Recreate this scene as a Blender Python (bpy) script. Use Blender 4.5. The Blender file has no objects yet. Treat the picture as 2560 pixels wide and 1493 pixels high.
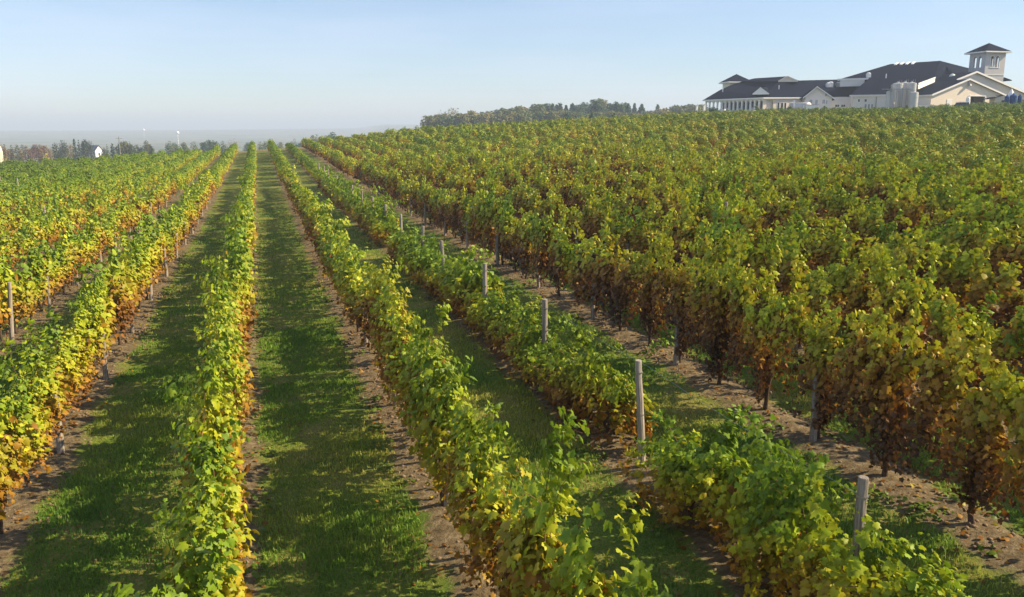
import bpy, math, random
import numpy as np
from mathutils import Vector
R = math.radians
S = bpy.context.scene
C = S.collection
rng = np.random.default_rng(7)
random.seed(7)

# ------------------------------------------------------------------ camera, sky, sun, exposure
CAM = np.array([0.0, 0.0, 5.5])
PITCH, YAW, F = 11.283, 16.411, 2097.0 / 2520.0
cd = bpy.data.cameras.new('camera'); cam = bpy.data.objects.new('camera', cd); C.objects.link(cam)
cam.location = CAM; cam.rotation_euler = (R(90 - PITCH), 0, R(-YAW))
cd.sensor_width = 36; cd.lens = 36 * F; cd.clip_start = 0.1; cd.clip_end = 40000
S.camera = cam
S.render.resolution_x, S.render.resolution_y = 1024, 597

SUN_EL = 37.0
SUN_AZ = 108.0          # degrees clockwise from +Y (the direction of the vine rows)
w = bpy.data.worlds.new('World'); S.world = w; w.use_nodes = True
nt = w.node_tree; nt.nodes.clear()
sky = nt.nodes.new('ShaderNodeTexSky'); sky.sky_type = 'NISHITA'; sky.sun_disc = False
sky.sun_elevation = R(SUN_EL); sky.sun_rotation = R(SUN_AZ)
sky.altitude = 200; sky.air_density = 1.0; sky.dust_density = 0.25; sky.ozone_density = 4.5
bg = nt.nodes.new('ShaderNodeBackground'); bg.inputs['Strength'].default_value = 0.084
wo = nt.nodes.new('ShaderNodeOutputWorld')
tc = nt.nodes.new('ShaderNodeTexCoord'); mp = nt.nodes.new('ShaderNodeMapping'); mp.inputs['Scale'].default_value = (1.6, 1.6, 9.0); nt.links.new(tc.outputs['Generated'], mp.inputs[0])
cn = nt.nodes.new('ShaderNodeTexNoise'); cn.inputs['Scale'].default_value = 1.7; cn.inputs['Detail'].default_value = 5; nt.links.new(mp.outputs[0], cn.inputs['Vector'])
cr_ = nt.nodes.new('ShaderNodeMapRange'); cr_.inputs['From Min'].default_value = .36; cr_.inputs['From Max'].default_value = .75; cr_.inputs['To Max'].default_value = .42; cr_.inputs['To Min'].default_value = .14; nt.links.new(cn.outputs[0], cr_.inputs['Value'])
cm_ = nt.nodes.new('ShaderNodeMix'); cm_.data_type = 'RGBA'; cm_.inputs[7].default_value = (6.3, 6.5, 7.9, 1); nt.links.new(cr_.outputs[0], cm_.inputs[0]); nt.links.new(sky.outputs[0], cm_.inputs[6])   # thin high cloud
nt.links.new(cm_.outputs[2], bg.inputs[0]); nt.links.new(bg.outputs[0], wo.inputs[0])
sl = bpy.data.lights.new('sun', 'SUN'); so = bpy.data.objects.new('sun', sl); C.objects.link(so)
sl.energy = 5.0; sl.angle = R(0.6); sl.color = (1.0, 0.82, 0.55)
sdir = Vector((math.sin(R(SUN_AZ)) * math.cos(R(SUN_EL)), math.cos(R(SUN_AZ)) * math.cos(R(SUN_EL)), math.sin(R(SUN_EL))))
so.rotation_euler = sdir.to_track_quat('Z', 'Y').to_euler(); so.location = (60, -30, 60)
S.view_settings.view_transform = 'Standard'; S.view_settings.look = 'None'
S.view_settings.gamma = 1.0; S.view_settings.exposure = 0.88
S.cycles.max_bounces = 8; S.cycles.transparent_max_bounces = 8
S.cycles.transmission_bounces = 5; S.cycles.diffuse_bounces = 3; S.cycles.glossy_bounces = 2
S.cycles.volume_bounces = 0

# ------------------------------------------------------------------ helpers
cy_, sy_, cp_, sp_ = math.cos(R(YAW)), math.sin(R(YAW)), math.cos(R(PITCH)), math.sin(R(PITCH))
FW = np.array([sy_ * cp_, cy_ * cp_, -sp_]); RT = np.array([cy_, -sy_, 0.0]); UP = np.cross(RT, FW)
FH = np.array([sy_, cy_, 0.0])
def at(px, py, depth):
    """world point seen at photo pixel (2560 wide) and at a given horizontal distance ahead"""
    f = 2560 * F
    d = FW + (px - 1280) / f * RT - (py - 746.5) / f * UP
    return CAM + d * (depth / (d @ FH))
def px_of(P):
    P = np.asarray(P) - CAM; z = P @ FW; f = 2560 * F
    return 1280 + f * (P @ RT) / z, 746.5 - f * (P @ UP) / z

def tag(o, label=None, cat=None, group=None, kind=None):
    if label: o['label'] = label
    if cat: o['category'] = cat
    if group: o['group'] = group
    if kind: o['kind'] = kind
    return o
def empty(name, loc, rz=0.0):
    o = bpy.data.objects.new(name, None); C.objects.link(o); o.location = tuple(loc); o.rotation_euler = (0, 0, rz)
    o.empty_display_size = 0.2
    return o
def link(name, me, parent=None, loc=None):
    o = bpy.data.objects.new(name, me); C.objects.link(o)
    if parent is not None: o.parent = parent
    if loc is not None: o.location = tuple(loc)
    return o

class MB:
    """collects polygons (with a material slot each) for ONE mesh object"""
    def __init__(s): s.v = []; s.f = []; s.m = []
    def add(s, V, F_, m=0):
        b = len(s.v); s.v += [tuple(map(float, p)) for p in V]
        for f in F_: s.f.append(tuple(b + i for i in f)); s.m.append(m)
    def box(s, c, d, rz=0.0, m=0):
        x, y, z = d[0] / 2, d[1] / 2, d[2] / 2; co, si = math.cos(rz), math.sin(rz)
        V = []
        for sx, sy, sz in ((-1,-1,-1),(1,-1,-1),(1,1,-1),(-1,1,-1),(-1,-1,1),(1,-1,1),(1,1,1),(-1,1,1)):
            a, b = sx * x, sy * y
            V.append((c[0] + a * co - b * si, c[1] + a * si + b * co, c[2] + sz * z))
        s.add(V, ((0,3,2,1),(4,5,6,7),(0,1,5,4),(1,2,6,5),(2,3,7,6),(3,0,4,7)), m)
    def tube(s, path, rad, n=8, m=0, caps=True):
        path = [np.array(p, float) for p in path]; rings = []
        if np.isscalar(rad): rad = [rad] * len(path)
        for i, p in enumerate(path):
            t = path[min(i + 1, len(path) - 1)] - path[max(i - 1, 0)]; t /= np.linalg.norm(t) + 1e-9
            a = np.cross(t, (0, 0, 1.0)) if abs(t[2]) < .95 else np.cross(t, (0, 1.0, 0)); a /= np.linalg.norm(a) + 1e-9
            b = np.cross(t, a)
            rings += [p + rad[i] * (math.cos(2 * math.pi * k / n) * a + math.sin(2 * math.pi * k / n) * b) for k in range(n)]
        Fc = []
        for i in range(len(path) - 1):
            for k in range(n):
                Fc.append((i * n + k, i * n + (k + 1) % n, (i + 1) * n + (k + 1) % n, (i + 1) * n + k))
        if caps:
            Fc.append(tuple(range(n - 1, -1, -1))); Fc.append(tuple((len(path) - 1) * n + k for k in range(n)))
        s.add(rings, Fc, m)
    def lathe(s, c, prof, n=20, m=0):
        V = [(c[0] + r * math.cos(2 * math.pi * k / n), c[1] + r * math.sin(2 * math.pi * k / n), c[2] + z) for r, z in prof for k in range(n)]
        Fc = []
        for i in range(len(prof) - 1):
            for k in range(n):
                Fc.append((i * n + k, i * n + (k + 1) % n, (i + 1) * n + (k + 1) % n, (i + 1) * n + k))
        Fc.append(tuple(range(n - 1, -1, -1))); Fc.append(tuple((len(prof) - 1) * n + k for k in range(n)))
        s.add(V, Fc, m)
    def build(s, name, mats, parent=None, smooth=False):
        me = bpy.data.meshes.new(name); me.from_pydata(s.v, [], s.f)
        for m in (mats if isinstance(mats, (list, tuple)) else [mats]): me.materials.append(m)
        me.polygons.foreach_set('material_index', s.m)
        if smooth: me.polygons.foreach_set('use_smooth', [True] * len(s.f))
        me.update(); return link(name, me, parent)

def np_mesh(name, V, loops, sizes, mats, attr=None, midx=None, smooth=False):
    me = bpy.data.meshes.new(name)
    me.vertices.add(len(V)); me.vertices.foreach_set('co', np.ascontiguousarray(V, np.float32).ravel())
    me.loops.add(len(loops)); me.loops.foreach_set('vertex_index', np.ascontiguousarray(loops, np.int32))
    me.polygons.add(len(sizes))
    st = np.concatenate([[0], np.cumsum(sizes)[:-1]]).astype(np.int32)
    me.polygons.foreach_set('loop_start', st); me.polygons.foreach_set('loop_total', np.asarray(sizes, np.int32))
    for m in mats: me.materials.append(m)
    if midx is not None: me.polygons.foreach_set('material_index', np.asarray(midx, np.int32))
    if smooth: me.polygons.foreach_set('use_smooth', np.ones(len(sizes), bool))
    me.update(calc_edges=True)
    if attr is not None:
        a = me.attributes.new('leaf', 'FLOAT_COLOR', 'POINT')
        col = np.ones((len(V), 4), np.float32); col[:, :3] = attr
        a.data.foreach_set('color', col.ravel())
    return me
def unit(a): return a / (np.linalg.norm(a, axis=-1, keepdims=True) + 1e-9)

# leaf outlines: (verts, faces); x across, y towards the tip, z off the blade
def vine_leaf_shape():
    o = [(0,0),(.24,-.16),(.50,.0),(.40,.24),(.60,.50),(.28,.56),(.20,.80),(0,1.0),(-.20,.80),(-.28,.56),(-.60,.50),(-.40,.24),(-.50,.0),(-.24,-.16)]
    V = [(0, .36, .06)] + [(x, y, -.34 * abs(x) + .10 * x * (y - .3) - .22 * max(0, y - .45)) for x, y in o]
    n = len(o); Fs = [(0, 1 + i, 1 + (i + 1) % n) for i in range(n)]
    return np.array(V), Fs
def mid_leaf_shape():
    o = [(0,-.05),(.5,.1),(.52,.55),(0,1.0),(-.52,.55),(-.5,.1)]
    V = [(0, .4, .06)] + [(x, y, -.20 * abs(x)) for x, y in o]
    return np.array(V), [(0, 1, 2, 3), (0, 3, 4), (0, 4, 5, 6), (0, 6, 1)]
def far_leaf_shape():
    return np.array([(0, -.1, 0), (.52, .4, -.12), (0, 1.0, 0), (-.52, .4, -.12)]), [(0, 1, 2), (0, 2, 3)]
SHAPES = [vine_leaf_shape(), mid_leaf_shape(), far_leaf_shape()]
def leaves(P, N, T, Sz, shape, A, extra=None, mats=None, name='foliage'):
    Vt, Ft = shape; n = len(P)
    N = unit(N); T = unit(T - (T * N).sum(1, keepdims=True) * N); B = np.cross(T, N)
    V = (P[:, None] + Sz[:, None, None] * (Vt[None, :, 0:1] * B[:, None] + Vt[None, :, 1:2] * T[:, None] + Vt[None, :, 2:3] * N[:, None])).reshape(-1, 3)
    lt = np.concatenate([np.array(f) for f in Ft]); st = np.array([len(f) for f in Ft])
    L = (np.arange(n)[:, None] * len(Vt) + lt[None]).ravel(); Z = np.tile(st, n)
    At = np.repeat(A, len(Vt), 0); mi = np.zeros(len(Z), int)
    if extra is not None and len(extra.v):
        eV = np.array(extra.v); b = len(V)
        eL = np.concatenate([np.array(f) for f in extra.f]) + b; eZ = np.array([len(f) for f in extra.f])
        V = np.vstack([V, eV]); L = np.concatenate([L, eL]); Z = np.concatenate([Z, eZ])
        At = np.vstack([At, np.tile([.5, .5, .5], (len(eV), 1))]); mi = np.concatenate([mi, np.ones(len(eZ), int)])
    return np_mesh(name, V, L, Z, mats, At, mi)

# ------------------------------------------------------------------ materials
def mat(name):
    m = bpy.data.materials.new(name); m.use_nodes = True; n = m.node_tree; n.nodes.clear()
    return m, n.nodes, n.links
def N_(nodes, t, **kw):
    n = nodes.new(t)
    for k, v in kw.items(): setattr(n, k, v)
    return n
def math_(nodes, links, op, a, b=None, c=None, clamp=False):
    n = nodes.new('ShaderNodeMath'); n.operation = op; n.use_clamp = clamp
    for i, x in enumerate((a, b, c)):
        if x is None: continue
        if hasattr(x, 'node'): links.new(x, n.inputs[i])
        else: n.inputs[i].default_value = x
    return n.outputs[0]
def mix_(nodes, links, f, a, b, mode='MIX'):
    n = nodes.new('ShaderNodeMix'); n.data_type = 'RGBA'; n.blend_type = mode
    for s, x in ((n.inputs[0], f), (n.inputs[6], a), (n.inputs[7], b)):
        if hasattr(x, 'node'): links.new(x, s)
        elif isinstance(x, (tuple, list)): s.default_value = (*x[:3], 1)
        else: s.default_value = x
    return n.outputs[2]
def ramp_(nodes, links, f, stops):
    n = nodes.new('ShaderNodeValToRGB'); e = n.color_ramp.elements
    e[0].position, e[0].color = stops[0][0], (*stops[0][1], 1); e[1].position, e[1].color = stops[-1][0], (*stops[-1][1], 1)
    for p, c in stops[1:-1]:
        x = e.new(p); x.color = (*c, 1)
    links.new(f, n.inputs[0]); return n.outputs[0]
def noise_(nodes, links, vec, scale, detail=3, rough=.5):
    n = nodes.new('ShaderNodeTexNoise'); n.inputs['Scale'].default_value = scale; n.inputs['Detail'].default_value = detail
    n.inputs['Roughness'].default_value = rough
    if vec is not None: links.new(vec, n.inputs['Vector'])
    return n.outputs[0]
def simple(name, col, rough=.6, var=.12, scale=3.0, metal=0.0, bump=0.0, spec=.3):
    m, n, l = mat(name)
    g = n.new('ShaderNodeNewGeometry'); nz = noise_(n, l, g.outputs['Position'], scale, 4)
    f = math_(n, l, 'MULTIPLY_ADD', nz, 2 * var, 1 - var)
    mx = n.new('ShaderNodeVectorMath'); mx.operation = 'SCALE'; mx.inputs[0].default_value = col; l.new(f, mx.inputs['Scale'])
    p = n.new('ShaderNodeBsdfPrincipled'); l.new(mx.outputs[0], p.inputs['Base Color']); p.inputs['Specular IOR Level'].default_value = spec
    p.inputs['Roughness'].default_value = rough; p.inputs['Metallic'].default_value = metal
    if bump:
        b = n.new('ShaderNodeBump'); b.inputs['Strength'].default_value = bump; b.inputs['Distance'].default_value = .02
        l.new(noise_(n, l, g.outputs['Position'], scale * 6, 4), b.inputs['Height']); l.new(b.outputs[0], p.inputs['Normal'])
    o = n.new('ShaderNodeOutputMaterial'); l.new(p.outputs[0], o.inputs[0])
    return m
def leaf_material(name, stops, trans=.38, wn=(.55, .40), spec=.25):
    """leaf colour from age (low leaves are older), chance, the plant's own tint and patches across the field"""
    m, n, l = mat(name)
    at_ = n.new('ShaderNodeAttribute'); at_.attribute_name = 'leaf'
    sp = n.new('ShaderNodeSeparateColor'); l.new(at_.outputs['Color'], sp.inputs[0])
    oi = n.new('ShaderNodeObjectInfo'); so_ = n.new('ShaderNodeSeparateColor'); l.new(oi.outputs['Color'], so_.inputs[0])
    g = n.new('ShaderNodeNewGeometry')
    nz = noise_(n, l, g.outputs['Position'], wn[0], 3)
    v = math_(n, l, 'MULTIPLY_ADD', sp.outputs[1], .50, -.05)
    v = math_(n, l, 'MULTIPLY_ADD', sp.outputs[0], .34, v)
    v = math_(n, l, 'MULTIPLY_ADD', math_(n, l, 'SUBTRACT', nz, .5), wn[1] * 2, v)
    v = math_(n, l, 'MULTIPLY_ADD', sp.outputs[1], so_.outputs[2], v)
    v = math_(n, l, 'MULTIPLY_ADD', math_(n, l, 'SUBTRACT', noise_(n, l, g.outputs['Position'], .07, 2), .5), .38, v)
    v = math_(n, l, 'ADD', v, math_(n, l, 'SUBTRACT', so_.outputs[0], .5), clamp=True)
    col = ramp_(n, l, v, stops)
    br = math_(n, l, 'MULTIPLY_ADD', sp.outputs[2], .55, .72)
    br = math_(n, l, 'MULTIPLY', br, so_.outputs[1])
    sc = n.new('ShaderNodeVectorMath'); sc.operation = 'SCALE'; l.new(col, sc.inputs[0]); l.new(br, sc.inputs['Scale'])
    p = n.new('ShaderNodeBsdfPrincipled'); l.new(sc.outputs[0], p.inputs['Base Color']); p.inputs['Roughness'].default_value = .5
    p.inputs['Specular IOR Level'].default_value = spec
    t = n.new('ShaderNodeBsdfTranslucent'); s2 = n.new('ShaderNodeVectorMath'); s2.operation = 'SCALE'; s2.inputs['Scale'].default_value = 1.25
    l.new(sc.outputs[0], s2.inputs[0]); l.new(s2.outputs[0], t.inputs[0])
    mx = n.new('ShaderNodeMixShader'); l.new(math_(n, l, 'MULTIPLY_ADD', so_.outputs[2], -.4, trans), mx.inputs[0])
    l.new(p.outputs[0], mx.inputs[1]); l.new(t.outputs[0], mx.inputs[2])
    o = n.new('ShaderNodeOutputMaterial'); l.new(mx.outputs[0], o.inputs[0])
    return m
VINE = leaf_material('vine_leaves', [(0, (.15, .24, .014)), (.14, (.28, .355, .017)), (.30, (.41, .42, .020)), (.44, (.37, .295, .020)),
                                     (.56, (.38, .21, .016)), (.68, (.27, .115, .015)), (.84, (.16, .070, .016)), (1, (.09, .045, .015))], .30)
BARK = simple('vine_bark', (.10, .065, .045), .9, .3, 20, bump=.6)
CANE = simple('cane', (.16, .085, .04), .7, .2, 20)
def post_material():
    m, n, l = mat('weathered_post_wood'); tcn = n.new('ShaderNodeTexCoord'); mpn = n.new('ShaderNodeMapping'); mpn.inputs['Scale'].default_value = (45, 45, 2.2); l.new(tcn.outputs['Object'], mpn.inputs[0])
    oi = n.new('ShaderNodeObjectInfo'); nz = noise_(n, l, mpn.outputs[0], 1.0, 6, .7)
    c = ramp_(n, l, nz, [(.30, (.06, .05, .042)), (.44, (.20, .175, .15)), (.60, (.34, .31, .275)), (.75, (.42, .39, .35))])
    st = noise_(n, l, tcn.outputs['Object'], 3.0, 3); c = mix_(n, l, math_(n, l, 'MULTIPLY_ADD', st, .8, -.12, True), c, (.16, .125, .09))
    f = math_(n, l, 'MULTIPLY_ADD', oi.outputs['Random'], .5, 1.05); sc = n.new('ShaderNodeVectorMath'); sc.operation = 'SCALE'; l.new(c, sc.inputs[0]); l.new(f, sc.inputs['Scale'])
    p = n.new('ShaderNodeBsdfPrincipled'); p.inputs['Roughness'].default_value = .95; p.inputs['Specular IOR Level'].default_value = .15; l.new(sc.outputs[0], p.inputs['Base Color'])
    b = n.new('ShaderNodeBump'); b.inputs['Strength'].default_value = .8; b.inputs['Distance'].default_value = .012; l.new(nz, b.inputs['Height']); l.new(b.outputs[0], p.inputs['Normal'])
    o = n.new('ShaderNodeOutputMaterial'); l.new(p.outputs[0], o.inputs[0]); return m
POST = post_material()
WIRE = simple('wire', (.35, .35, .36), .4, .05, 3, metal=.8)

# ------------------------------------------------------------------ the lie of the land
RS, RX0 = 3.1, -0.763                # row spacing; X of the row left of the middle lane
YEND = 168.0
def sstep(a, b, x):
    t = np.clip((x - a) / (b - a), 0, 1); return t * t * (3 - 2 * t)
def ground(X, Y):
    X = np.asarray(X, float); Y = np.asarray(Y, float)
    Xc = np.clip(X, -260, 330)
    z = .0532 * Xc
    z = z + (1.25 - .75 * sstep(2, -14, X)) * sstep(45, 165, Y)
    z = z + 1.0 * sstep(8, 32, X) * sstep(40, 150, Y) * (1 - 1.35 * sstep(85, 130, X))
    # beyond the head of the rows the ground falls away to the plain on the left; the winery's terrace is on the right
    side = sstep(25, 120, X - .12 * (Y - 168))
    drop = sstep(176, 420, Y)
    plain = -14 - 10 * sstep(450, 1500, Y) + (16 + 26 * sstep(-1500, 2600, X)) * sstep(2600, 4800, Y)
    zl = z * (1 - drop) + drop * plain
    zr = z + (9.0 - z) * sstep(172, 186, Y) * sstep(90, 110, X) - 12 * sstep(330, 1200, Y) + 30 * sstep(2600, 4800, Y)
    z = np.where(Y > 170, zl * (1 - side) + zr * side, z)
    # the sides far off
    z = np.where((X < -60) & (Y < 420), z - 12 * sstep(-80, -400, X) * sstep(420, 300, Y), z)
    return z

def terrain_axis(parts):
    out = []
    for a, b, s in parts: out.append(np.arange(a, b, s))
    return np.unique(np.round(np.concatenate(out + [[parts[-1][1]]]), 4))
xs = terrain_axis([(-16000, -2000, 1000), (-2000, -300, 100), (-300, -60, 8), (-60, -14, 1.0), (-14, 32, .2), (32, 60, .6), (60, 260, 4), (260, 700, 20), (700, 3000, 150), (3000, 16000, 1000)])
ys = terrain_axis([(-200, -10, 20), (-10, 6, 2), (6, 34, .2), (34, 70, .6), (70, 200, 2), (200, 460, 8), (460, 1500, 40), (1500, 5000, 250), (5000, 20000, 1500)])
GX, GY = np.meshgrid(xs, ys)
GZ = ground(GX, GY)
def row_dist(X): 
    q = (X - RX0) / RS; return np.abs(q - np.round(q)) * RS
infield = (GY > -5) & (GY < 172)
GZ = GZ + np.where(infield, .07 * np.exp(-(row_dist(GX) / .42) ** 2) * sstep(172, 166, GY), 0)
def vnoise(x, y, s, seed=0):
    def hsh(i, j): 
        v = np.sin(i * 127.1 + j * 311.7 + seed * 74.7) * 43758.5453; return v - np.floor(v)
    x = x / s; y = y / s; i = np.floor(x); j = np.floor(y); fx = x - i; fy = y - j
    fx = fx * fx * (3 - 2 * fx); fy = fy * fy * (3 - 2 * fy)
    return (hsh(i, j) * (1 - fx) + hsh(i + 1, j) * fx) * (1 - fy) + (hsh(i, j + 1) * (1 - fx) + hsh(i + 1, j + 1) * fx) * fy
near = sstep(80, 40, GY) * sstep(-20, -12, GX) * sstep(60, 34, GX)
soilw = np.exp(-(row_dist(GX) / .5) ** 4)
GZ = GZ + near * ((vnoise(GX, GY, .7, 1) - .5) * .06 + (vnoise(GX, GY, .28, 2) - .5) * .05 * soilw)
nx, ny = len(xs), len(ys)
idx = np.arange(nx * ny).reshape(ny, nx)
Fq = np.stack([idx[:-1, :-1], idx[:-1, 1:], idx[1:, 1:], idx[1:, :-1]], -1).reshape(-1, 4)

def ground_material():
    m, n, l = mat('vineyard_ground')
    g = n.new('ShaderNodeNewGeometry'); sx = n.new('ShaderNodeSeparateXYZ'); l.new(g.outputs['Position'], sx.inputs[0])
    X, Y = sx.outputs[0], sx.outputs[1]; P = g.outputs['Position']
    q = math_(n, l, 'DIVIDE', math_(n, l, 'SUBTRACT', X, RX0), RS)
    fr = math_(n, l, 'ABSOLUTE', math_(n, l, 'SUBTRACT', q, math_(n, l, 'ROUND', q)))
    dist = math_(n, l, 'MULTIPLY', fr, RS)
    n1 = noise_(n, l, P, 1.3, 5, .6)
    d2 = math_(n, l, 'MULTIPLY_ADD', math_(n, l, 'SUBTRACT', n1, .5), 1.15, dist)
    mr = n.new('ShaderNodeMapRange'); mr.interpolation_type = 'SMOOTHSTEP'
    mr.inputs['From Min'].default_value = .36; mr.inputs['From Max'].default_value = .62; mr.inputs['To Min'].default_value = 1; mr.inputs['To Max'].default_value = 0
    l.new(d2, mr.inputs['Value'])
    inside = math_(n, l, 'LESS_THAN', Y, 170.0)
    soilf = math_(n, l, 'MULTIPLY', mr.outputs[0], inside)
    # a bare headland track past the row ends
    trk = math_(n, l, 'MULTIPLY', math_(n, l, 'GREATER_THAN', Y, 172.0), math_(n, l, 'LESS_THAN', Y, 178.0))
    soil = ramp_(n, l, noise_(n, l, P, 7, 6, .7), [(.25, (.070, .052, .028)), (.5, (.155, .118, .066)), (.72, (.30, .24, .145))])
    # straw and dead leaves on the soil
    vo = n.new('ShaderNodeTexVoronoi'); vo.inputs['Scale'].default_value = 16; l.new(P, vo.inputs['Vector'])
    lf = math_(n, l, 'LESS_THAN', vo.outputs['Distance'], .16)
    soil = mix_(n, l, math_(n, l, 'MULTIPLY', lf, .5), soil, (.20, .10, .04))
    gn = noise_(n, l, P, .9, 6, .65); gf = noise_(n, l, P, 22, 4, .7)
    gcol = ramp_(n, l, gn, [(.28, (.068, .13, .018)), (.44, (.125, .175, .026)), (.58, (.205, .205, .045)), (.72, (.28, .22, .10))])
    gcol = mix_(n, l, .55, gcol, ramp_(n, l, gf, [(.3, (.35, .35, .35)), (.7, (1.5, 1.5, 1.5))]), 'MULTIPLY')
    col = mix_(n, l, soilf, gcol, soil)
    trkc = mix_(n, l, .5, soil, (.20, .11, .08))
    col = mix_(n, l, trk, col, trkc)
    # far land: fields and woods
    big = n.new('ShaderNodeTexVoronoi'); big.inputs['Scale'].default_value = .004; l.new(P, big.inputs['Vector'])
    fc = ramp_(n, l, noise_(n, l, P, .006, 5, .65), [(.35, (.05, .075, .04)), (.5, (.11, .13, .07)), (.6, (.20, .20, .12)), (.7, (.08, .10, .05))])
    fs = n.new('ShaderNodeMapRange'); fs.inputs['From Min'].default_value = 260; fs.inputs['From Max'].default_value = 420; l.new(Y, fs.inputs['Value'])
    col = mix_(n, l, fs.outputs[0], col, fc)
    p = n.new('ShaderNodeBsdfPrincipled'); l.new(col, p.inputs['Base Color']); p.inputs['Roughness'].default_value = .95
    p.inputs['Specular IOR Level'].default_value = .1
    b = n.new('ShaderNodeBump'); b.inputs['Strength'].default_value = .9; b.inputs['Distance'].default_value = .05
    l.new(noise_(n, l, P, 14, 6, .7), b.inputs['Height']); l.new(b.outputs[0], p.inputs['Normal'])
    o = n.new('ShaderNodeOutputMaterial'); l.new(p.outputs[0], o.inputs[0])
    return m
gm = np_mesh('ground', np.stack([GX, GY, GZ], -1).reshape(-1, 3), Fq.ravel(), np.full(len(Fq), 4), [ground_material()], smooth=True)
go = link('ground', gm); tag(go, 'vineyard ground with grass lanes, bare soil strips and the plain beyond', kind='structure')

def surf(X, Y): return ground(X, Y) + .05 * np.exp(-(row_dist(X) / .42) ** 2)
def in_view(X, Y, Z, mx=160, my=200):
    P = np.stack([X, Y, Z], -1) - CAM; z = P @ FW; f = 2560 * F
    px = 1280 + f * (P @ RT) / np.maximum(z, .1); py = 746.5 - f * (P @ UP) / np.maximum(z, .1)
    return (z > 1) & (px > -mx) & (px < 2560 + mx) & (py < 1493 + my)

# ------------------------------------------------------------------ grapevines
VS = 4.76 / 3                         # plant spacing
def make_vine(r, kind, lod):
    P = []; N = []; T = []; Sz = []; A = []; cb = MB()
    if kind == 'slump': nc, z0 = 46, .88
    elif kind == 'hedge': nc, z0 = 38, 1.38
    else: nc, z0 = 54, 1.62
    for c in range(nc):
        y0 = r.uniform(-.82, .82); side = 1 if r.random() < .5 else -1
        zz = z0 + r.uniform(-.12, .12); up = r.random() < (.42 if kind != 'slump' else .35)
        s = np.linspace(0, 1, 9); dy = r.uniform(-.35, .35)
        if up:
            rise = r.uniform(.18, .55); long = r.random() < .27
            if long: rise = r.uniform(.55, 1.1)
            a = r.uniform(.0, .30) * side * (1.5 if long else 1)
            if kind == 'slump': a *= 2.2; rise *= .95
            x = a * s + .06 * side * np.sin(s * 5 + c); z = zz + rise * np.sin(s * 1.75) - (.26 * r.random() if long else .05) * s ** 3; y = y0 + dy * 1.2 * s
        else:
            a = r.uniform(.14, .42) * side
            if kind == 'slump': a = r.uniform(.2, .75) * side; drop = r.uniform(.4, .9); dy *= 2.0
            elif kind == 'hedge': a *= .82; drop = r.uniform(.45, 1.1)
            else: drop = r.uniform(.55, 1.3) + (.35 if abs(y0) < .35 else 0) * r.random()
            x = a * np.sin(np.minimum(s * 1.7, 1) * math.pi / 2) * (1 - .25 * s); z = zz + .16 * np.sin(np.minimum(s * 1.6, 1) * math.pi) - drop * s ** 1.4; y = y0 + dy * s
        if kind == 'wall' and c >= nc - 9:
            a_ = r.uniform(0, 6.283); x = math.cos(a_) * .16 * np.sin(s * 2.2) + 0 * s; y = r.uniform(-.15, .15) + math.sin(a_) * .16 * s; z = zz - (zz - r.uniform(.12, .45)) * s; up = False
        path = np.stack([x, y, z], 1); ln = np.linalg.norm(np.diff(path, axis=0), axis=1).sum()
        nl = max(4, int(ln / .021)); t = np.sort(r.random(nl)) * 8; i = np.minimum(t.astype(int), 7); fr = (t - i)[:, None]
        p = path[i] * (1 - fr) + path[i + 1] * fr + r.normal(0, .055, (nl, 3))
        out = np.stack([np.full(nl, side * .9), np.zeros(nl), np.full(nl, .65)], 1) + r.normal(0, .55, (nl, 3))
        tip = np.stack([np.full(nl, side * .35), np.zeros(nl), np.full(nl, -.8)], 1) + r.normal(0, .55, (nl, 3))
        sz = r.uniform(.05, .125, nl) * (1 - .35 * (t / 8) ** 2)
        top = 2.15 if kind != 'slump' else 1.3
        age = np.clip(1 - (p[:, 2] - .35) / (top - .45), 0, 1) ** 1.25
        if not up: age = np.clip(age + .12, 0, 1)
        P.append(p); N.append(out); T.append(tip); Sz.append(sz)
        A.append(np.stack([r.random(nl) * .55 + r.random() * .45, age, r.random(nl)], 1))
        if lod == 0 and (c % 2 == 0): cb.tube([path[k] for k in (0, 2, 4, 6, 8)], [.006, .005, .004, .003, .002], 3, 1, False)
    # inner, older leaves
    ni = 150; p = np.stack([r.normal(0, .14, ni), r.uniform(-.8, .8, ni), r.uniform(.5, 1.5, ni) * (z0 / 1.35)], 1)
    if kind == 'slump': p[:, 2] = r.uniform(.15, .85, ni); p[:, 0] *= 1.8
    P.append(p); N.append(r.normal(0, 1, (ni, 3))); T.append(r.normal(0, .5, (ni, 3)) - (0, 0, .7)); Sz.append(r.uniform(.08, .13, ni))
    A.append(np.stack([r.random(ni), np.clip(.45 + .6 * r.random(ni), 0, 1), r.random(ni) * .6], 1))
    P, N, T, Sz, A = (np.concatenate(q) for q in (P, N, T, Sz, A))
    P[:, 2] = np.maximum(P[:, 2], .12)
    keep = r.random(len(P)) < (1.0, .52, .19)[lod]
    k = (1.0, 1.38, 2.1)[lod]
    if lod == 0: cb.tube([(0, -.8, z0 - .03), (0, -.4, z0), (.01, 0, z0 - .04), (0, .4, z0), (0, .8, z0 - .02)], .014, 5, 1)
    return leaves(P[keep], N[keep], T[keep], Sz[keep] * k, SHAPES[lod], A[keep], cb, [VINE, CANE], 'vine')
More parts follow.
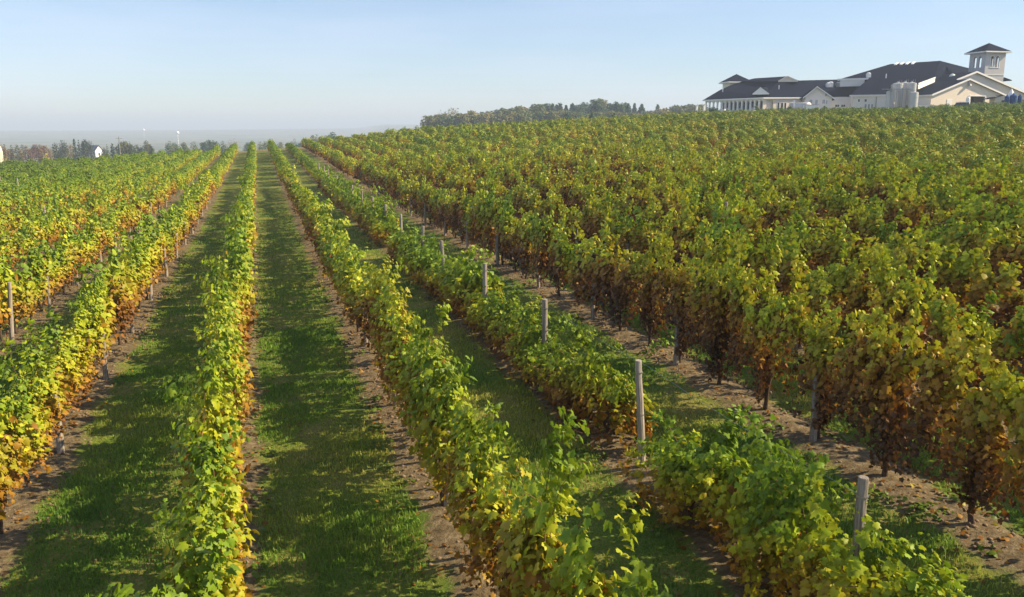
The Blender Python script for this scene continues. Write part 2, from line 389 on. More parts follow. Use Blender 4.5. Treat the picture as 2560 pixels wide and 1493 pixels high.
def make_trunk(r, hgt):
    b = MB(); p = np.array([0, 0, -.12]); path = [p]; 
    for i in range(6):
        p = p + np.array([r.normal(0, .03), r.normal(0, .035), (hgt + .12) / 6]); path.append(p)
    b.tube(path, [.055, .042, .036, .034, .031, .03, .024], 7)
    q = path[1]
    if r.random() < .6:
        b.tube([q, q + (r.normal(0, .05), r.normal(.1, .05), .25), q + (r.normal(0, .05), r.normal(.15, .05), .75)], [.026, .022, .018], 6)
    me_o = b.build('trunk', BARK, smooth=True); me = me_o.data; bpy.data.objects.remove(me_o); return me
NV = (7, 8, 7)
VM = {(k, l): [make_vine(rng, k, l) for _ in range(NV[l])] for k in ('wall', 'hedge', 'slump') for l in (0, 1, 2)}
TM = {k: [make_trunk(rng, h) for _ in range(6)] for k, h in (('wall', 1.4), ('hedge', 1.15), ('slump', .75))}

def strip_foliage(X, y0, y1, dens, size, hgt, w, r, name='foliage', bottom=.35):
    """one long mesh of leaves for a stretch of row too far off to show its plants: leafy heads of uneven height side by side"""
    nc = max(4, int((y1 - y0) / .66)); cy = np.sort(r.uniform(y0, y1, nc)); pl = vnoise(cy, np.full(nc, X), 1.9, 3)
    cz = (hgt - .50) * (.70 + .34 * r.random(nc)) * (.82 + .32 * pl); cx = X + r.normal(0, .07, nc)
    ra = w * r.uniform(.75, 1.15, nc); rb = r.uniform(.48, .85, nc); rc = r.uniform(.42, .62, nc)
    n = int((y1 - y0) * dens); ci = r.integers(0, nc, n); v = unit(r.normal(0, 1, (n, 3))); low = (v[:, 2] < -.2)
    f = r.uniform(.8, 1.08, n)
    x = cx[ci] + v[:, 0] * ra[ci] * f; y = cy[ci] + v[:, 1] * rb[ci] * f
    zc = cz[ci] + v[:, 2] * rc[ci] * f; hang = low | (r.random(n) < .22)
    zc = np.where(hang, bottom + (zc - bottom) * r.uniform(.15, 1, n), zc)
    z = ground(x, y) + np.maximum(zc, .2)
    P = np.stack([x, y, z], 1)
    nz_ = np.stack([v[:, 0], v[:, 1] * .8, np.where(hang, .15, v[:, 2] + .25)], 1) + r.normal(0, .32, (n, 3))
    T = np.stack([v[:, 0] * .4, v[:, 1] * .3, np.full(n, -.8)], 1) + r.normal(0, .4, (n, 3))
    age = np.clip(1 - (zc - .25) / (hgt - .55), 0, 1) ** 1.0  # low leaves brown with age, and darker so the gaps read as shade
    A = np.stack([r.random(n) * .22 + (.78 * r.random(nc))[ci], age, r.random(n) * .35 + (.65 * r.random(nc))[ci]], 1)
    return leaves(P, nz_, T, r.uniform(.75, 1.25, n) * size, SHAPES[2], A, None, [VINE], name)

ORD = ['', 'first', 'second', 'third', 'fourth', 'fifth', 'sixth', 'seventh', 'eighth', 'ninth', 'tenth', 'eleventh', 'twelfth', 'thirteenth', 'fourteenth', 'fifteenth', 'sixteenth', 'seventeenth', 'eighteenth', 'nineteenth', 'twentieth', 'twenty-first', 'twenty-second', 'twenty-third', 'twenty-fourth']
ROW_LABEL = {
 0: 'bright yellow-green vine row left of the middle grass lane, seen nearly end on',
 1: 'vine row right of the middle grass lane, yellow-green on top and bronze below',
 2: 'low sagging vine row with gaps and bare grey posts standing out of it',
 3: 'tall vine row with rust-brown lower leaves, just right of the row of bare posts',
 4: 'brown and green vine row directly behind the rust-brown row over wide bare soil',
 -1: 'vine row with yellow and orange leaves, first left of the yellow-green end-on row',
 -2: 'orange-flecked vine row with a pale leaning post, second left of the end-on row',
}
ROWS = {}
LAST_NEAR = 10; FIRST_NEAR = -7
NEAR_R, MID_R, FAR_R = 20.0, 48.0, 78.0
def row_style(k):
    kind = 'slump' if k == 2 else ('wall' if k >= 3 else 'hedge')
    warm = {0: .40, 1: .46, 2: .37, 3: .58, 4: .60, 5: .57, -1: .42, -2: .43, -3: .40, -4: .37}.get(k, .57 if k > 0 else .33)
    return kind, warm
GAPS2 = {4: 1, 19: 1, 20: 1, 27: 1}
for k in range(-22, 62):
    X = RX0 + k * RS
    yy = np.arange(3.0, YEND, 1.0); vis = in_view(np.full(len(yy), X), yy, surf(np.full(len(yy), X), yy) + 1.0, 260, 420)
    if not vis.any(): continue
    ya, yb = yy[vis][0] - 1, YEND + (rng.random() - .5) * 1.5
    kind, warm = row_style(k)
    g = 'vine rows of the vineyard'
    if k < FIRST_NEAR or k > LAST_NEAR:
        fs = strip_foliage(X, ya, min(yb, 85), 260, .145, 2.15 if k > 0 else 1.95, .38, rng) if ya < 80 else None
        if fs is not None and yb > 85:
            # near and far stretch of the same row, one mesh
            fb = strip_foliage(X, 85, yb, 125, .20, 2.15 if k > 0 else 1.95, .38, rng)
            import bmesh
            bm = bmesh.new(); bm.from_mesh(fs); bm.from_mesh(fb); bm.to_mesh(fs); bm.free(); bpy.data.meshes.remove(fb)
        elif fs is None:
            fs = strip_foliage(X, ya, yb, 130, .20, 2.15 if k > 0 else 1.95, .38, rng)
        o = link('vine_row', fs)
        wv = (.60 - .18 * sstep(40, 115, X)) if k > 0 else .31
        o.color = (wv - .07 + rng.normal(0, .025), .82 - (.14 * sstep(20, 110, X) if k > 0 else .10), .30 if k > 0 else .15, 1)
        if k > 0: tag(o, 'far vine row merging into the green and gold hillside below the winery', 'vine row', 'far vine rows on the hillside')
        else: tag(o, 'far green vine row merging into the left field below the distant trees', 'vine row', 'far vine rows of the left field')
        continue
    root = empty('vine_row', (X, max(ya, 5), float(surf(X, max(ya, 5)))))
    lab = ROW_LABEL.get(k) or (f'green and gold vine row, {ORD[k - 2]} right of the row of bare posts' if k > 0
                               else f'green and yellow vine row, {ORD[-k]} left of the yellow-green end-on row')
    tag(root, lab, 'vine row', g); ROWS[k] = root
    L0 = np.array(root.location)
    j0 = int(math.floor((ya - 5.7) / VS)); j = j0
    while True:
        y = 5.7 + VS * (j + .5); 
        d = math.hypot(X, y)
        if y > YEND or d > FAR_R: break
        j += 1
        if k == 2 and (j in GAPS2): continue
        lod = 0 if d < NEAR_R else (1 if d < MID_R else 2)
        me = VM[(kind, lod)][rng.integers(NV[lod])]
        v = link('vine', me, root)
        xx = X + rng.normal(0, .05); z = float(surf(xx, y))
        v.location = (xx - L0[0], y - L0[1], z - L0[2]); v.rotation_euler = (rng.normal(0, .03), rng.normal(0, .03), rng.choice([0, math.pi]) + rng.normal(0, .05))
        sc = rng.uniform(.90, 1.08)
        v.scale = (sc * (.80 if k > 2 else 1), 1.06, sc * (rng.uniform(.80, 1.14) if k != 2 else rng.uniform(.74, 1.14)))
        v.color = (warm + rng.normal(0, .055) - (.03 if k > 2 else 0), rng.uniform(.85, 1.05), .28 if k > 2 else (.18 if k < 0 else .12), 1)
        if d < 62 and (k != 0 or d < 30):
            t = link('trunk', TM[kind][rng.integers(6)], v); t.rotation_euler = (0, 0, rng.uniform(0, 6.28))
    y = 5.7 + VS * j
    if y < YEND - 2:
        s = 'slump' == kind
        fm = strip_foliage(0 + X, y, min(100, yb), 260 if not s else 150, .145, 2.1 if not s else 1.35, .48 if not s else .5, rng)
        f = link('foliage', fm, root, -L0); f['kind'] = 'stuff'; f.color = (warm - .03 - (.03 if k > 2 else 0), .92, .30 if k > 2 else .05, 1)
        if yb > 100:
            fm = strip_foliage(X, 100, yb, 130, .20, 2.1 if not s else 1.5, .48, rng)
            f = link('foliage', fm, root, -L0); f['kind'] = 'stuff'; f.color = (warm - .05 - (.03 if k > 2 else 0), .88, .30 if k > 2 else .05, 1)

# ------------------------------------------------------------------ trellis posts
def make_post(r, h):
    b = MB(); rad = r.uniform(.050, .062); n = 7
    path = [(r.normal(0, .004), r.normal(0, .004), -.3 + (h + .3) * i / n) for i in range(n + 1)]
    b.tube(path, [rad * (1.08 - .12 * i / n) * r.uniform(.97, 1.03) for i in range(n)] + [rad * .93], 12)
    b.tube([path[-1], (path[-1][0], path[-1][1], path[-1][2] + .012)], [rad * .93, rad * .84], 12)
    for zf in (.52, .9):   # turns of wire round the post
        z = h * zf; b.tube([(0, 0, z - .008), (0, 0, z + .008)], rad * 1.06, 12, 1)
    o = b.build('wooden_post', [POST, WIRE]); me = o.data; bpy.data.objects.remove(o); return me
PM = [make_post(rng, 1.78) for _ in range(5)]
def post(k, y, label, tilt=None, zs=1.0):
    X = RX0 + k * RS + (-.17 if k in (3, 4) else (.20 if k in (-1, -2) else (.08 if (k == 2 and y < 7) else 0))); o = link('wooden_post', PM[rng.integers(5)], None, (X + rng.normal(0, .03), y, float(surf(X, y)) - .03))
    t = tilt or (rng.normal(0, .015), rng.normal(0, .02)); o.rotation_euler = (t[0], t[1], rng.uniform(0, 6.28)); o.scale = (1, 1, zs)
    tag(o, label, 'post', 'wooden trellis posts'); return o
P2 = [6.57, 11.33, 16.1, 20.95, 25.77, 29.9, 34.4, 39.2, 43.6, 48.2, 53.0, 57.7, 62.5, 67.2, 72.0, 76.8, 81.5]
TILT2 = {0: (0, .0), 1: (0, -.075), 2: (0, .0), 3: (.02, -.03), 4: (0, -.06)}
for i, y in enumerate(P2):
    lab = ['grey round post standing nearest the camera in the low sagging vine row', 'tall grey leaning post beside the gap in the low sagging vine row'][i] if i < 2 else \
        f'bare grey post of the low sagging vine row, {ORD[i + 1]} from the camera'
    post(2, y, lab, TILT2.get(i), 1.0 if i else 1.02)
for k, name in ((3, 'tall rust-brown vine row'), (1, 'row right of the middle lane'), (-1, 'first row left of the end-on row'), (-2, 'second row left of the end-on row'), (4, 'row behind the rust-brown row')):
    n_ = 0
    for i in range(1, 14):
        y = 6.45 + 4.76 * i
        X = RX0 + k * RS
        if not in_view(np.array([X]), np.array([y]), np.array([1.0]), 30, 60)[0]: continue
        n_ += 1
        post(k, y, f'{ORD[n_]} post from the camera in the {name}', (rng.normal(0, .02), -.06 if k == -2 and n_ == 1 else rng.normal(0, .03)), (1.0 if (k == -2 and n_ == 1) else .66))
for k, y, lab in ((5, 24.9, 'pale post top poking out of the gold leaves in the hillside, nearer one'), (7, 55.2, 'thin pale post top above the gold hillside vines'),
                  (9, 62.0, 'pale post standing out of the hillside vines near the middle of the slope'), (-3, 46.0, 'pale post showing between the third and second rows on the left'),
                  (-6, 80.5, 'thin pale post in the left field, the nearer one by the left edge'), (-7, 88.0, 'thin pale post in the left field beyond the nearer ones'), (-8, 96.0, 'thin pale post far back in the left field')):
    post(k, y, lab, None, 1.3)
# trellis wires of the sagging row
b = MB(); root = ROWS[2]; L0 = np.array(root.location); X = RX0 + 2 * RS
for zf in (.93, 1.62):
    pts = []
    for i in range(len(P2) - 1):
        for s in (0, .25, .5, .75):
            y = P2[i] + (P2[i + 1] - P2[i]) * s; pts.append((X + .07, y, float(surf(X, y)) + zf - .05 * math.sin(s * math.pi)))
    b.tube([np.array(p) - L0 for p in pts], .0022, 4)
b.build('trellis_wire', WIRE, root)

# ------------------------------------------------------------------ the winery
STUCCO = simple('pale_stucco', (.80, .70, .58), .85, .06, .8)
TOWERM = simple('tower_siding', (.56, .54, .52), .85, .06, .8)
GREYW = simple('pale_grey_and_shaded_walls', (.74, .71, .66), .8, .06, .8)  # also on shaded faces of stucco and cream walls, shade put into the colour
CREAM = simple('cream_stucco', (.74, .66, .52), .85, .06, .8)
TRIM = simple('white_trim', (.82, .81, .78), .6, .05, 2)
SHINGLE = simple('charcoal_shingles', (.0075, .0115, .027), .95, .28, 2.2, spec=.04)
GLASS = simple('dark_glass', (.025, .03, .038), .12, .1, 2)
DARK = simple('dark_interior', (.03, .025, .022), .9, .1, 2)
STEEL = simple('stainless_steel', (.52, .52, .51), .5, .14, .9, metal=.45)
WHITEP = simple('white_paint', (.82, .82, .82), .5, .04, 2)
GREYM = simple('grey_metal', (.30, .31, .33), .5, .1, 3, metal=.5)
BLUEP = simple('blue_plastic', (.006, .060, .20), .7, .15, 2, spec=.08)
NAVY = simple('dark_vehicle_paint', (.012, .020, .032), .4, .1, 2, spec=.15)
RUBBER = simple('tyre_rubber', (.02, .02, .02), .9, .1, 6)
Z0 = 8.6
def hdir(th):          # horizontal direction running to the right, its right end nearer for th > 0
    c, s = math.cos(R(th)), math.sin(R(th)); return c * RT - s * FH
def on_plane(px, py, P0, n):
    f = 2560 * F; d = FW + (px - 1280) / f * RT - (py - 746.5) / f * UP
    return CAM + d * (((P0 - CAM) @ n) / (d @ n))
class Face:
    """a vertical facade: s runs to the right along e, z is height; n points out"""
    def __init__(s, P0, th):
        s.O = np.array([P0[0], P0[1], 0.0]); s.e = hdir(th); s.n = -np.cross(s.e, (0, 0, -1.0)); s.n = s.n / np.linalg.norm(s.n)
        if s.n @ FH > 0: s.n = -s.n
    def sz(s, px, py):
        p = on_plane(px, py, s.O, s.n); return float((p - s.O) @ s.e), float(p[2])
    def p(s, a, z, out=0.0): return s.O + s.e * a + s.n * out + np.array([0, 0, z])
def wall_holes(mb, fc, s0, s1, z0, z1, holes=(), th=.25, out=0.0, m=0, n=8):
    """wall sheet of thickness th with rectangular or arched openings (sa, sb, zb, zt, arched)"""
    def q(a, za, b, zb, o):
        return [fc.p(a, za, o), fc.p(b, za, o), fc.p(b, zb, o), fc.p(a, zb, o)]
    F4 = [(0, 1, 2, 3)]; cur = s0
    for sa, sb, zb, zt, ar in sorted(holes):
        for o in (out, out - th):
            if sa > cur + 1e-4: mb.add(q(cur, z0, sa, z1, o), F4, m)
            if zb > z0 + 1e-4: mb.add(q(sa, z0, sb, zb, o), F4, m)
        r = (sb - sa) / 2
        if ar: pts = [(sa + r - r * math.cos(math.pi * i / n), zt - r + r * math.sin(math.pi * i / n)) for i in range(n + 1)]
        else: pts = [(sa, zt), (sb, zt)]
        for i in range(len(pts) - 1):
            (a, za), (b, zb2) = pts[i], pts[i + 1]
            for o in (out, out - th): mb.add([fc.p(a, za, o), fc.p(b, zb2, o), fc.p(b, z1, o), fc.p(a, z1, o)], F4, m)
            mb.add([fc.p(a, za, out), fc.p(b, zb2, out), fc.p(b, zb2, out - th), fc.p(a, za, out - th)], F4, m)
        zs = pts[0][1]
        for a in (sa, sb): mb.add([fc.p(a, zb, out), fc.p(a, zs, out), fc.p(a, zs, out - th), fc.p(a, zb, out - th)], F4, m)
        mb.add([fc.p(sa, zb, out), fc.p(sb, zb, out), fc.p(sb, zb, out - th), fc.p(sa, zb, out - th)], F4, m)
        cur = sb
    for o in (out, out - th):
        if s1 > cur + 1e-4: mb.add(q(cur, z0, s1, z1, o), F4, m)
    for a in (s0, s1): mb.add([fc.p(a, z0, out), fc.p(a, z1, out), fc.p(a, z1, out - th), fc.p(a, z0, out - th)], F4, m)
    mb.add([fc.p(s0, z1, out), fc.p(s1, z1, out), fc.p(s1, z1, out - th), fc.p(s0, z1, out - th)], F4, m)
def slab(mb, pts, th=.2, m=0):
    k = len(pts); P = [np.array(p) for p in pts]; Q = [p - np.array([0, 0, th]) for p in P]
    mb.add(P + Q, [tuple(range(k)), tuple(range(2 * k - 1, k - 1, -1))] + [(i, (i + 1) % k, k + (i + 1) % k, k + i) for i in range(k)], m)
def bar(mb, p, q, h=.3, wd=.15, m=0):
    p = np.array(p); q = np.array(q); t = q - p; s = np.cross(t, (0, 0, 1.0)); s = s / (np.linalg.norm(s) + 1e-9) * wd / 2; u = np.array([0, 0, h / 2])
    V = [p - s - u, p + s - u, p + s + u, p - s + u, q - s - u, q + s - u, q + s + u, q - s + u]
    mb.add(V, [(3, 2, 1, 0), (4, 5, 6, 7), (0, 1, 5, 4), (1, 2, 6, 5), (2, 3, 7, 6), (3, 0, 4, 7)], m)
def fbox(mb, fc, s0, s1, z0, z1, o0, o1, m=0):
    V = [fc.p(s0, z0, o0), fc.p(s1, z0, o0), fc.p(s1, z1, o0), fc.p(s0, z1, o0), fc.p(s0, z0, o1), fc.p(s1, z0, o1), fc.p(s1, z1, o1), fc.p(s0, z1, o1)]
    mb.add(V, [(0, 1, 2, 3), (7, 6, 5, 4), (0, 4, 5, 1), (1, 5, 6, 2), (2, 6, 7, 3), (3, 7, 4, 0)], m)

zA = lambda x, y: (2180 + x / 10.5, 170 + y / 10.5)
zT = lambda x, y: (2360 + x / 7.35, 80 + y / 7.35)
zM = lambda x, y: (1960 + x / 10.5, 190 + y / 10.5)
zL = lambda x, y: (1740 + x / 10.08, 170 + y / 10.08)
c2 = lambda x, y: (2100 + x / 5.478, 80 + y / 5.478)
W = empty('winery_building', at(2130, 270, 205)); WL = np.array(W.location)
tag(W, 'long winery with dark shingled roofs, arcade, pale gables and square bell tower on the hilltop', 'winery')
def wpart(mb, name, m, parent=None):
    o = mb.build(name, m, parent or W); 
    if parent is None: o.location = tuple(-WL)
    return o
def window(fc, s0, s1, z0, z1, out=0.0, mull=1, name='window', glass=GLASS):
    b = MB(); fw = .09
    fbox(b, fc, s0 - fw, s1 + fw, z1, z1 + fw, out + .003, out + .06); fbox(b, fc, s0 - fw, s1 + fw, z0 - fw, z0, out + .003, out + .09)
    fbox(b, fc, s0 - fw, s0, z0, z1, out + .003, out + .06); fbox(b, fc, s1, s1 + fw, z0, z1, out + .003, out + .06)
    for i in range(1, mull + 1):
        c = s0 + (s1 - s0) * i / (mull + 1); fbox(b, fc, c - .03, c + .03, z0, z1, out + .004, out + .045)
    wo_ = wpart(b, name, TRIM)
    g = MB(); fbox(g, fc, s0, s1, z0, z1, out + .003, out + .02); wpart(g, 'pane', glass, wo_)
    return wo_

# arcade wing
Cn = at(1909.1, 246, 207.0); thA = math.degrees(math.atan2(.853, .52))
A = Face(Cn, thA)                                    # s is negative to the left of the corner
sL = A.sz(*zL(240, 815))[0]
zE = A.sz(1909.1, zL(0, 765)[1])[1]
zF = A.sz(*zL(1440, 1075))[1]
b = MB(); holes = []
nb = 14; pitch = (-sL) / nb
for i in range(nb):
    c = sL + pitch * (i + .5); hw = pitch * .36
    holes.append((c - hw, c + hw, zF, zE - .38, True))
wall_holes(b, A, sL, 0, zF - .01, zE, holes, .3)
fbox(b, A, sL, 0, zF - 2.2, zF - .012, -.6, .35)
colo = wpart(b, 'colonnade', TRIM)
b = MB(); fbox(b, A, sL + 3.0, 0, Z0 - 1, zE, -3.6, -3.3); fbox(b, A, sL, 0, zF - 2, zF - .02, -3.3, -.61); fbox(b, A, sL + .3, -.3, zE - .12, zE - .02, -3.29, -.31)
wpart(b, 'wall', GREYW)
for i in range(2, nb):
    c = sL + pitch * (i + .5)
    b = MB(); fbox(b, A, c - .45, c + .45, zF + .02 + (.8 if i % 3 == 0 else 0), zF + 2.15, -3.295, -3.24); wpart(b, 'door' if i % 3 else 'window', GLASS)
# lit end wall beside the arcade
B = Face(Cn, -14)
sB = B.sz(*zM(560, 575))[0]; zB1 = B.sz(*zL(2200, 770))[1]
h0 = B.sz(*zL(1765, 1050)); h1 = B.sz(*zL(1955, 815))
b = MB(); wall_holes(b, B, 0, sB + 2, Z0 - 1, zB1, [(h0[0], h1[0], h0[1], h1[1], False)], .3)
wpart(b, 'wall', STUCCO)
b = MB(); fbox(b, B, h0[0] - .4, h1[0] + .4, h0[1] - .2, h1[1] + .3, -.8, -.7); wpart(b, 'wall', GREYW)
for x0, x1 in ((2040, 2100), (2130, 2195), (2215, 2275)):
    a0 = B.sz(*zL(x0, 1080)); a1 = B.sz(*zL(x1, 880)); window(B, a0[0], a1[0], a0[1], a1[1], 0, 0, 'french_door')
a0 = B.sz(*zM(165, 800)); a1 = B.sz(*zM(232, 705)); window(B, a0[0], a1[0], a0[1], a1[1], 0, 0)
# roofs of the arcade wing
up = np.array([0, 0, 1.0])
def roof_plane(fc, s, z, pitch): 
    n = fc.n * math.sin(R(pitch)) + up * math.cos(R(pitch)); return fc.p(s, z, .45), n
PA, nA = roof_plane(A, 0, zE + .05, 28); PB, nB = roof_plane(B, 0, zE + .05, 28)
rb = MB()
hipA = on_plane(*zL(2050, 345), PB, nB)
slab(rb, [on_plane(*zL(165, 818), PA, nA), on_plane(*zL(1705, 752), PA, nA), hipA, at(*zL(1470, 345), 226.0), at(*zL(1180, 335), 227.0), at(*zL(870, 436), 228.0), on_plane(*zL(605, 556), PA, nA)])
slab(rb, [on_plane(*zL(1705, 752), PB, nB), on_plane(*zM(480, 568), PB, nB), on_plane(*zM(1340, 590), PB, nB), on_plane(*zM(1800, 588), PB, nB),
          on_plane(*zM(2180, 110), PB, nB), on_plane(*zM(1400, 95), PB, nB), on_plane(*zM(380, 120), PB, nB), hipA])
slab(rb, [at(*zL(1180, 336), 226.5), at(*zL(2075, 340), 214.0), at(*zL(2310, 210), 216.5), at(*zL(1470, 262), 229.0)])
slab(rb, [at(*zL(2310, 210), 216.5), at(*zM(390, 122), 215.0), at(*zM(390, 122), 226.0), at(*zL(1470, 262), 229.0)])
wpart(rb, 'roof', SHINGLE)
fb = MB()
bar(fb, on_plane(*zL(165, 824), PA, nA), on_plane(*zL(1705, 758), PA, nA), .30, .12); bar(fb, on_plane(*zL(1705, 760), PB, nB), on_plane(*zM(480, 576), PB, nB), .30, .12)
bar(fb, on_plane(*zM(1340, 602), PB, nB), on_plane(*zM(1800, 600), PB, nB), .38, .14)
wpart(fb, 'fascia', TRIM)
gb = MB(); g0, g1, g2 = at(*zL(2075, 335), 213.7), at(*zL(2310, 215), 213.7), at(*zM(360, 135), 213.7)
gb.add([g0, g2, g1], [(0, 1, 2)]); bar(gb, g0, g2, .35, .2); bar(gb, g0, g1, .28, .3); bar(gb, g1, g2, .28, .3); wpart(gb, 'gable', CREAM)
# small pediment dormer on the arcade roof
db = MB(); d0, d1, d2 = at(*zL(1430, 660), 207.2), at(*zL(1630, 495), 207.2), at(*zL(1840, 655), 206.9); back = at(*zL(1760, 480), 214) - at(*zL(1630, 495), 207.2)
db.add([d0, d2, d1, d0 + back, d2 + back, d1 + back], [(0, 1, 2)], 1); slab(db, [d0, d1, d1 + back, d0 + back], .12, 0); slab(db, [d1, d2, d2 + back, d1 + back], .12, 0)
bar(db, d0 + A.n * .05, d1 + A.n * .05, .2, .12, 1); bar(db, d1 + A.n * .05, d2 + A.n * .05, .2, .12, 1); bar(db, d0, d2, .22, .12, 1)
wpart(db, 'dormer', [SHINGLE, TRIM])
# cross gable with tall windows
G = Face(at(*zM(490, 575), 204.0), 12)
ga = G.sz(*zM(490, 582)); gc = G.sz(*zM(865, 285)); gd = G.sz(*zM(1340, 612)); wl = G.sz(*zM(560, 600))[0]; wr = G.sz(*zM(1262, 600))[0]
ze = ga[1]
def roofline(s):
    return ga[1] + (gc[1] - ga[1]) * (s - ga[0]) / (gc[0] - ga[0]) if s < gc[0] else gc[1] + (gd[1] - gc[1]) * (s - gc[0]) / (gd[0] - gc[0])
b = MB(); poly = [(wl, Z0 - 1), (wr, Z0 - 1), (wr, roofline(wr) - .1), (gc[0], gc[1] - .1), (wl, roofline(wl) - .1)]
b.add([G.p(s, z) for s, z in poly] + [G.p(s, z, -.3) for s, z in poly], [(0, 1, 2, 3, 4), (9, 8, 7, 6, 5)] + [(i, (i + 1) % 5, 5 + (i + 1) % 5, 5 + i) for i in range(5)])
for sx in (wl, wr): b.add([G.p(sx, Z0 - 1, -.31), G.p(sx, roofline(sx) - .1, -.31), G.p(sx, roofline(sx) - .1, -7), G.p(sx, Z0 - 1, -7)], [(0, 1, 2, 3)])
wpart(b, 'gable', GREYW)
b = MB()
for sgn, e in ((0, ga), (1, gd)): slab(b, [G.p(e[0], e[1], .5), G.p(gc[0], gc[1], .5), G.p(gc[0], gc[1], -12), G.p(e[0], e[1], -12 if sgn else -9)], .18)
wpart(b, 'roof', SHINGLE)
b = MB(); bar(b, G.p(ga[0], ga[1] - .06, .55), G.p(gc[0], gc[1] - .02, .55), .26, .12); bar(b, G.p(gc[0], gc[1] - .02, .55), G.p(gd[0], gd[1] - .06, .55), .26, .12); wpart(b, 'fascia', TRIM)
for x0, x1, y0, y1 in ((665, 745, 625, 750), (820, 885, 625, 750), (1005, 1075, 620, 730), (1095, 1140, 640, 740)):
    a0 = G.sz(*zM(x0, y1)); a1 = G.sz(*zM(x1, y0)); window(G, a0[0], a1[0], a0[1], a1[1], 0, 1, glass=GREYM)
a0 = G.sz(*zM(1080, 530)); a1 = G.sz(*zM(1130, 470)); b = MB(); fbox(b, G, a0[0], a1[0], a0[1], a1[1], .003, .12); wpart(b, 'vent', GREYM)
# recessed porch wall and the grey middle wall
Pw = Face(at(*zM(1262, 700), 207.0), 12); s0 = 0; s1 = Pw.sz(*zM(1680, 700))[0]; zt = Pw.sz(*zM(1400, 620))[1]
b = MB(); wall_holes(b, Pw, s0 - 1, s1 + 1, Z0 - 1, zt + .6, [], .25); wpart(b, 'wall', GREYW)
for x0, x1 in ((1340, 1450), (1500, 1605)):
    a0 = Pw.sz(*zM(x0, 815)); a1 = Pw.sz(*zM(x1, 755)); window(Pw, a0[0], a1[0], a0[1], a1[1], 0, 1)
M_ = Face(at(*zM(1812, 700), 203.0), 12); sR = M_.sz(2296, 236)[0]; zM1 = M_.sz(*zM(1812, 530))[1]
b = MB(); wall_holes(b, M_, 0, sR, Z0 - 1, zM1, [], .25)
b.add([M_.p(0, Z0 - 1, -.26), M_.p(0, zM1, -.26), M_.p(0, zM1, -5), M_.p(0, Z0 - 1, -5)], [(0, 1, 2, 3)]); wpart(b, 'wall', GREYW)
for x0, x1, y0, y1 in ((1940, 1992, 615, 680), (2113, 2172, 612, 678)):
    a0 = M_.sz(*zM(x0, y1)); a1 = M_.sz(*zM(x1, y0)); window(M_, a0[0], a1[0], a0[1], a1[1], 0, 0)
for x0, x1 in ((2105, 2170), (2195, 2255), (2280, 2342)):
    a0 = M_.sz(*zM(x0, 880)); a1 = M_.sz(*zM(x1, 742)); window(M_, a0[0], a1[0], a0[1], a1[1], 0, 0, glass=GREYM)
sd = M_.sz(*zM(2415, 700))[0]; b = MB(); fbox(b, M_, sd - .08, sd + .08, Z0 - .9, zM1 - .2, .003, .16); wpart(b, 'downpipe', GREYM)
# big roof
PM_, nM = roof_plane(M_, 0, zM1 + .05, 27)
rR = on_plane(*c2(1370, 395), PM_, nM); rL = on_plane(*c2(690, 440), PM_, nM); sT = on_plane(*c2(1300, 628), PM_, nM)
rb = MB()
slab(rb, [on_plane(*zM(1720, 515), PM_, nM), on_plane(*zA(1200, 690), PM_, nM), on_plane(*zA(1215, 430), PM_, nM), sT, rR, rL, on_plane(*zM(1440, 92), PM_, nM), on_plane(*zM(2225, 66), PM_, nM)])
hr1 = at(*c2(1810, 508), 232.0); hr2 = at(*c2(1600, 650), 214.0); hr3 = at(*c2(1310, 700), 208.0)
slab(rb, [sT, hr3, hr2, hr1, rR])
bk = FH * 22 - up * 9
slab(rb, [rL, rR, rR + bk, rL + bk]); slab(rb, [rR, hr1, hr1 + FH * 8 - up * 3, rR + bk]); slab(rb, [on_plane(*zM(1440, 92), PM_, nM), rL, rL + bk])
wpart(rb, 'roof', SHINGLE)
fb = MB(); bar(fb, on_plane(*zM(1720, 522), PM_, nM), on_plane(*zA(1200, 705), PM_, nM), .34, .14)
u0, u1 = on_plane(*zM(1400, 100), PM_, nM), on_plane(*zM(2220, 72), PM_, nM); bar(fb, u0, u1, .42, .16)
wpart(fb, 'fascia', TRIM)
b = MB(); v0, v1 = on_plane(*zM(1500, 112), PM_, nM), on_plane(*zM(2140, 92), PM_, nM); slab(b, [v0 + FH * .4, v1 + FH * .4, v1 + FH * .8, v0 + FH * .8], 1.5); wpart(b, 'clerestory', GREYW)
b = MB(); q = [at(*zA(1215, 432), 199.0), at(*zA(1655, 268), 206.5), at(*zA(1650, 372), 206.5), at(*zA(1215, 560), 199.0)]
th_ = FH * .4; b.add(q + [p + th_ for p in q], [(0, 1, 2, 3), (7, 6, 5, 4), (0, 4, 5, 1), (1, 5, 6, 2), (2, 6, 7, 3), (3, 7, 4, 0)]); bar(b, q[0] - FH * .06 + up * .1, q[1] - FH * .06 + up * .1, .3, .2); wpart(b, 'parapet', TRIM)
for i in range(4):
    x0 = 735 + i * 78; b = MB(); k = [on_plane(*c2(x0, 457 - i * 3), PM_, nM), on_plane(*c2(x0 + 30, 455 - i * 3), PM_, nM), on_plane(*c2(x0 + 68, 430 - i * 5), PM_, nM), on_plane(*c2(x0 + 38, 432 - i * 5), PM_, nM)]
    slab(b, [p + nM * .25 for p in k], .22); wpart(b, 'skylight', WHITEP)
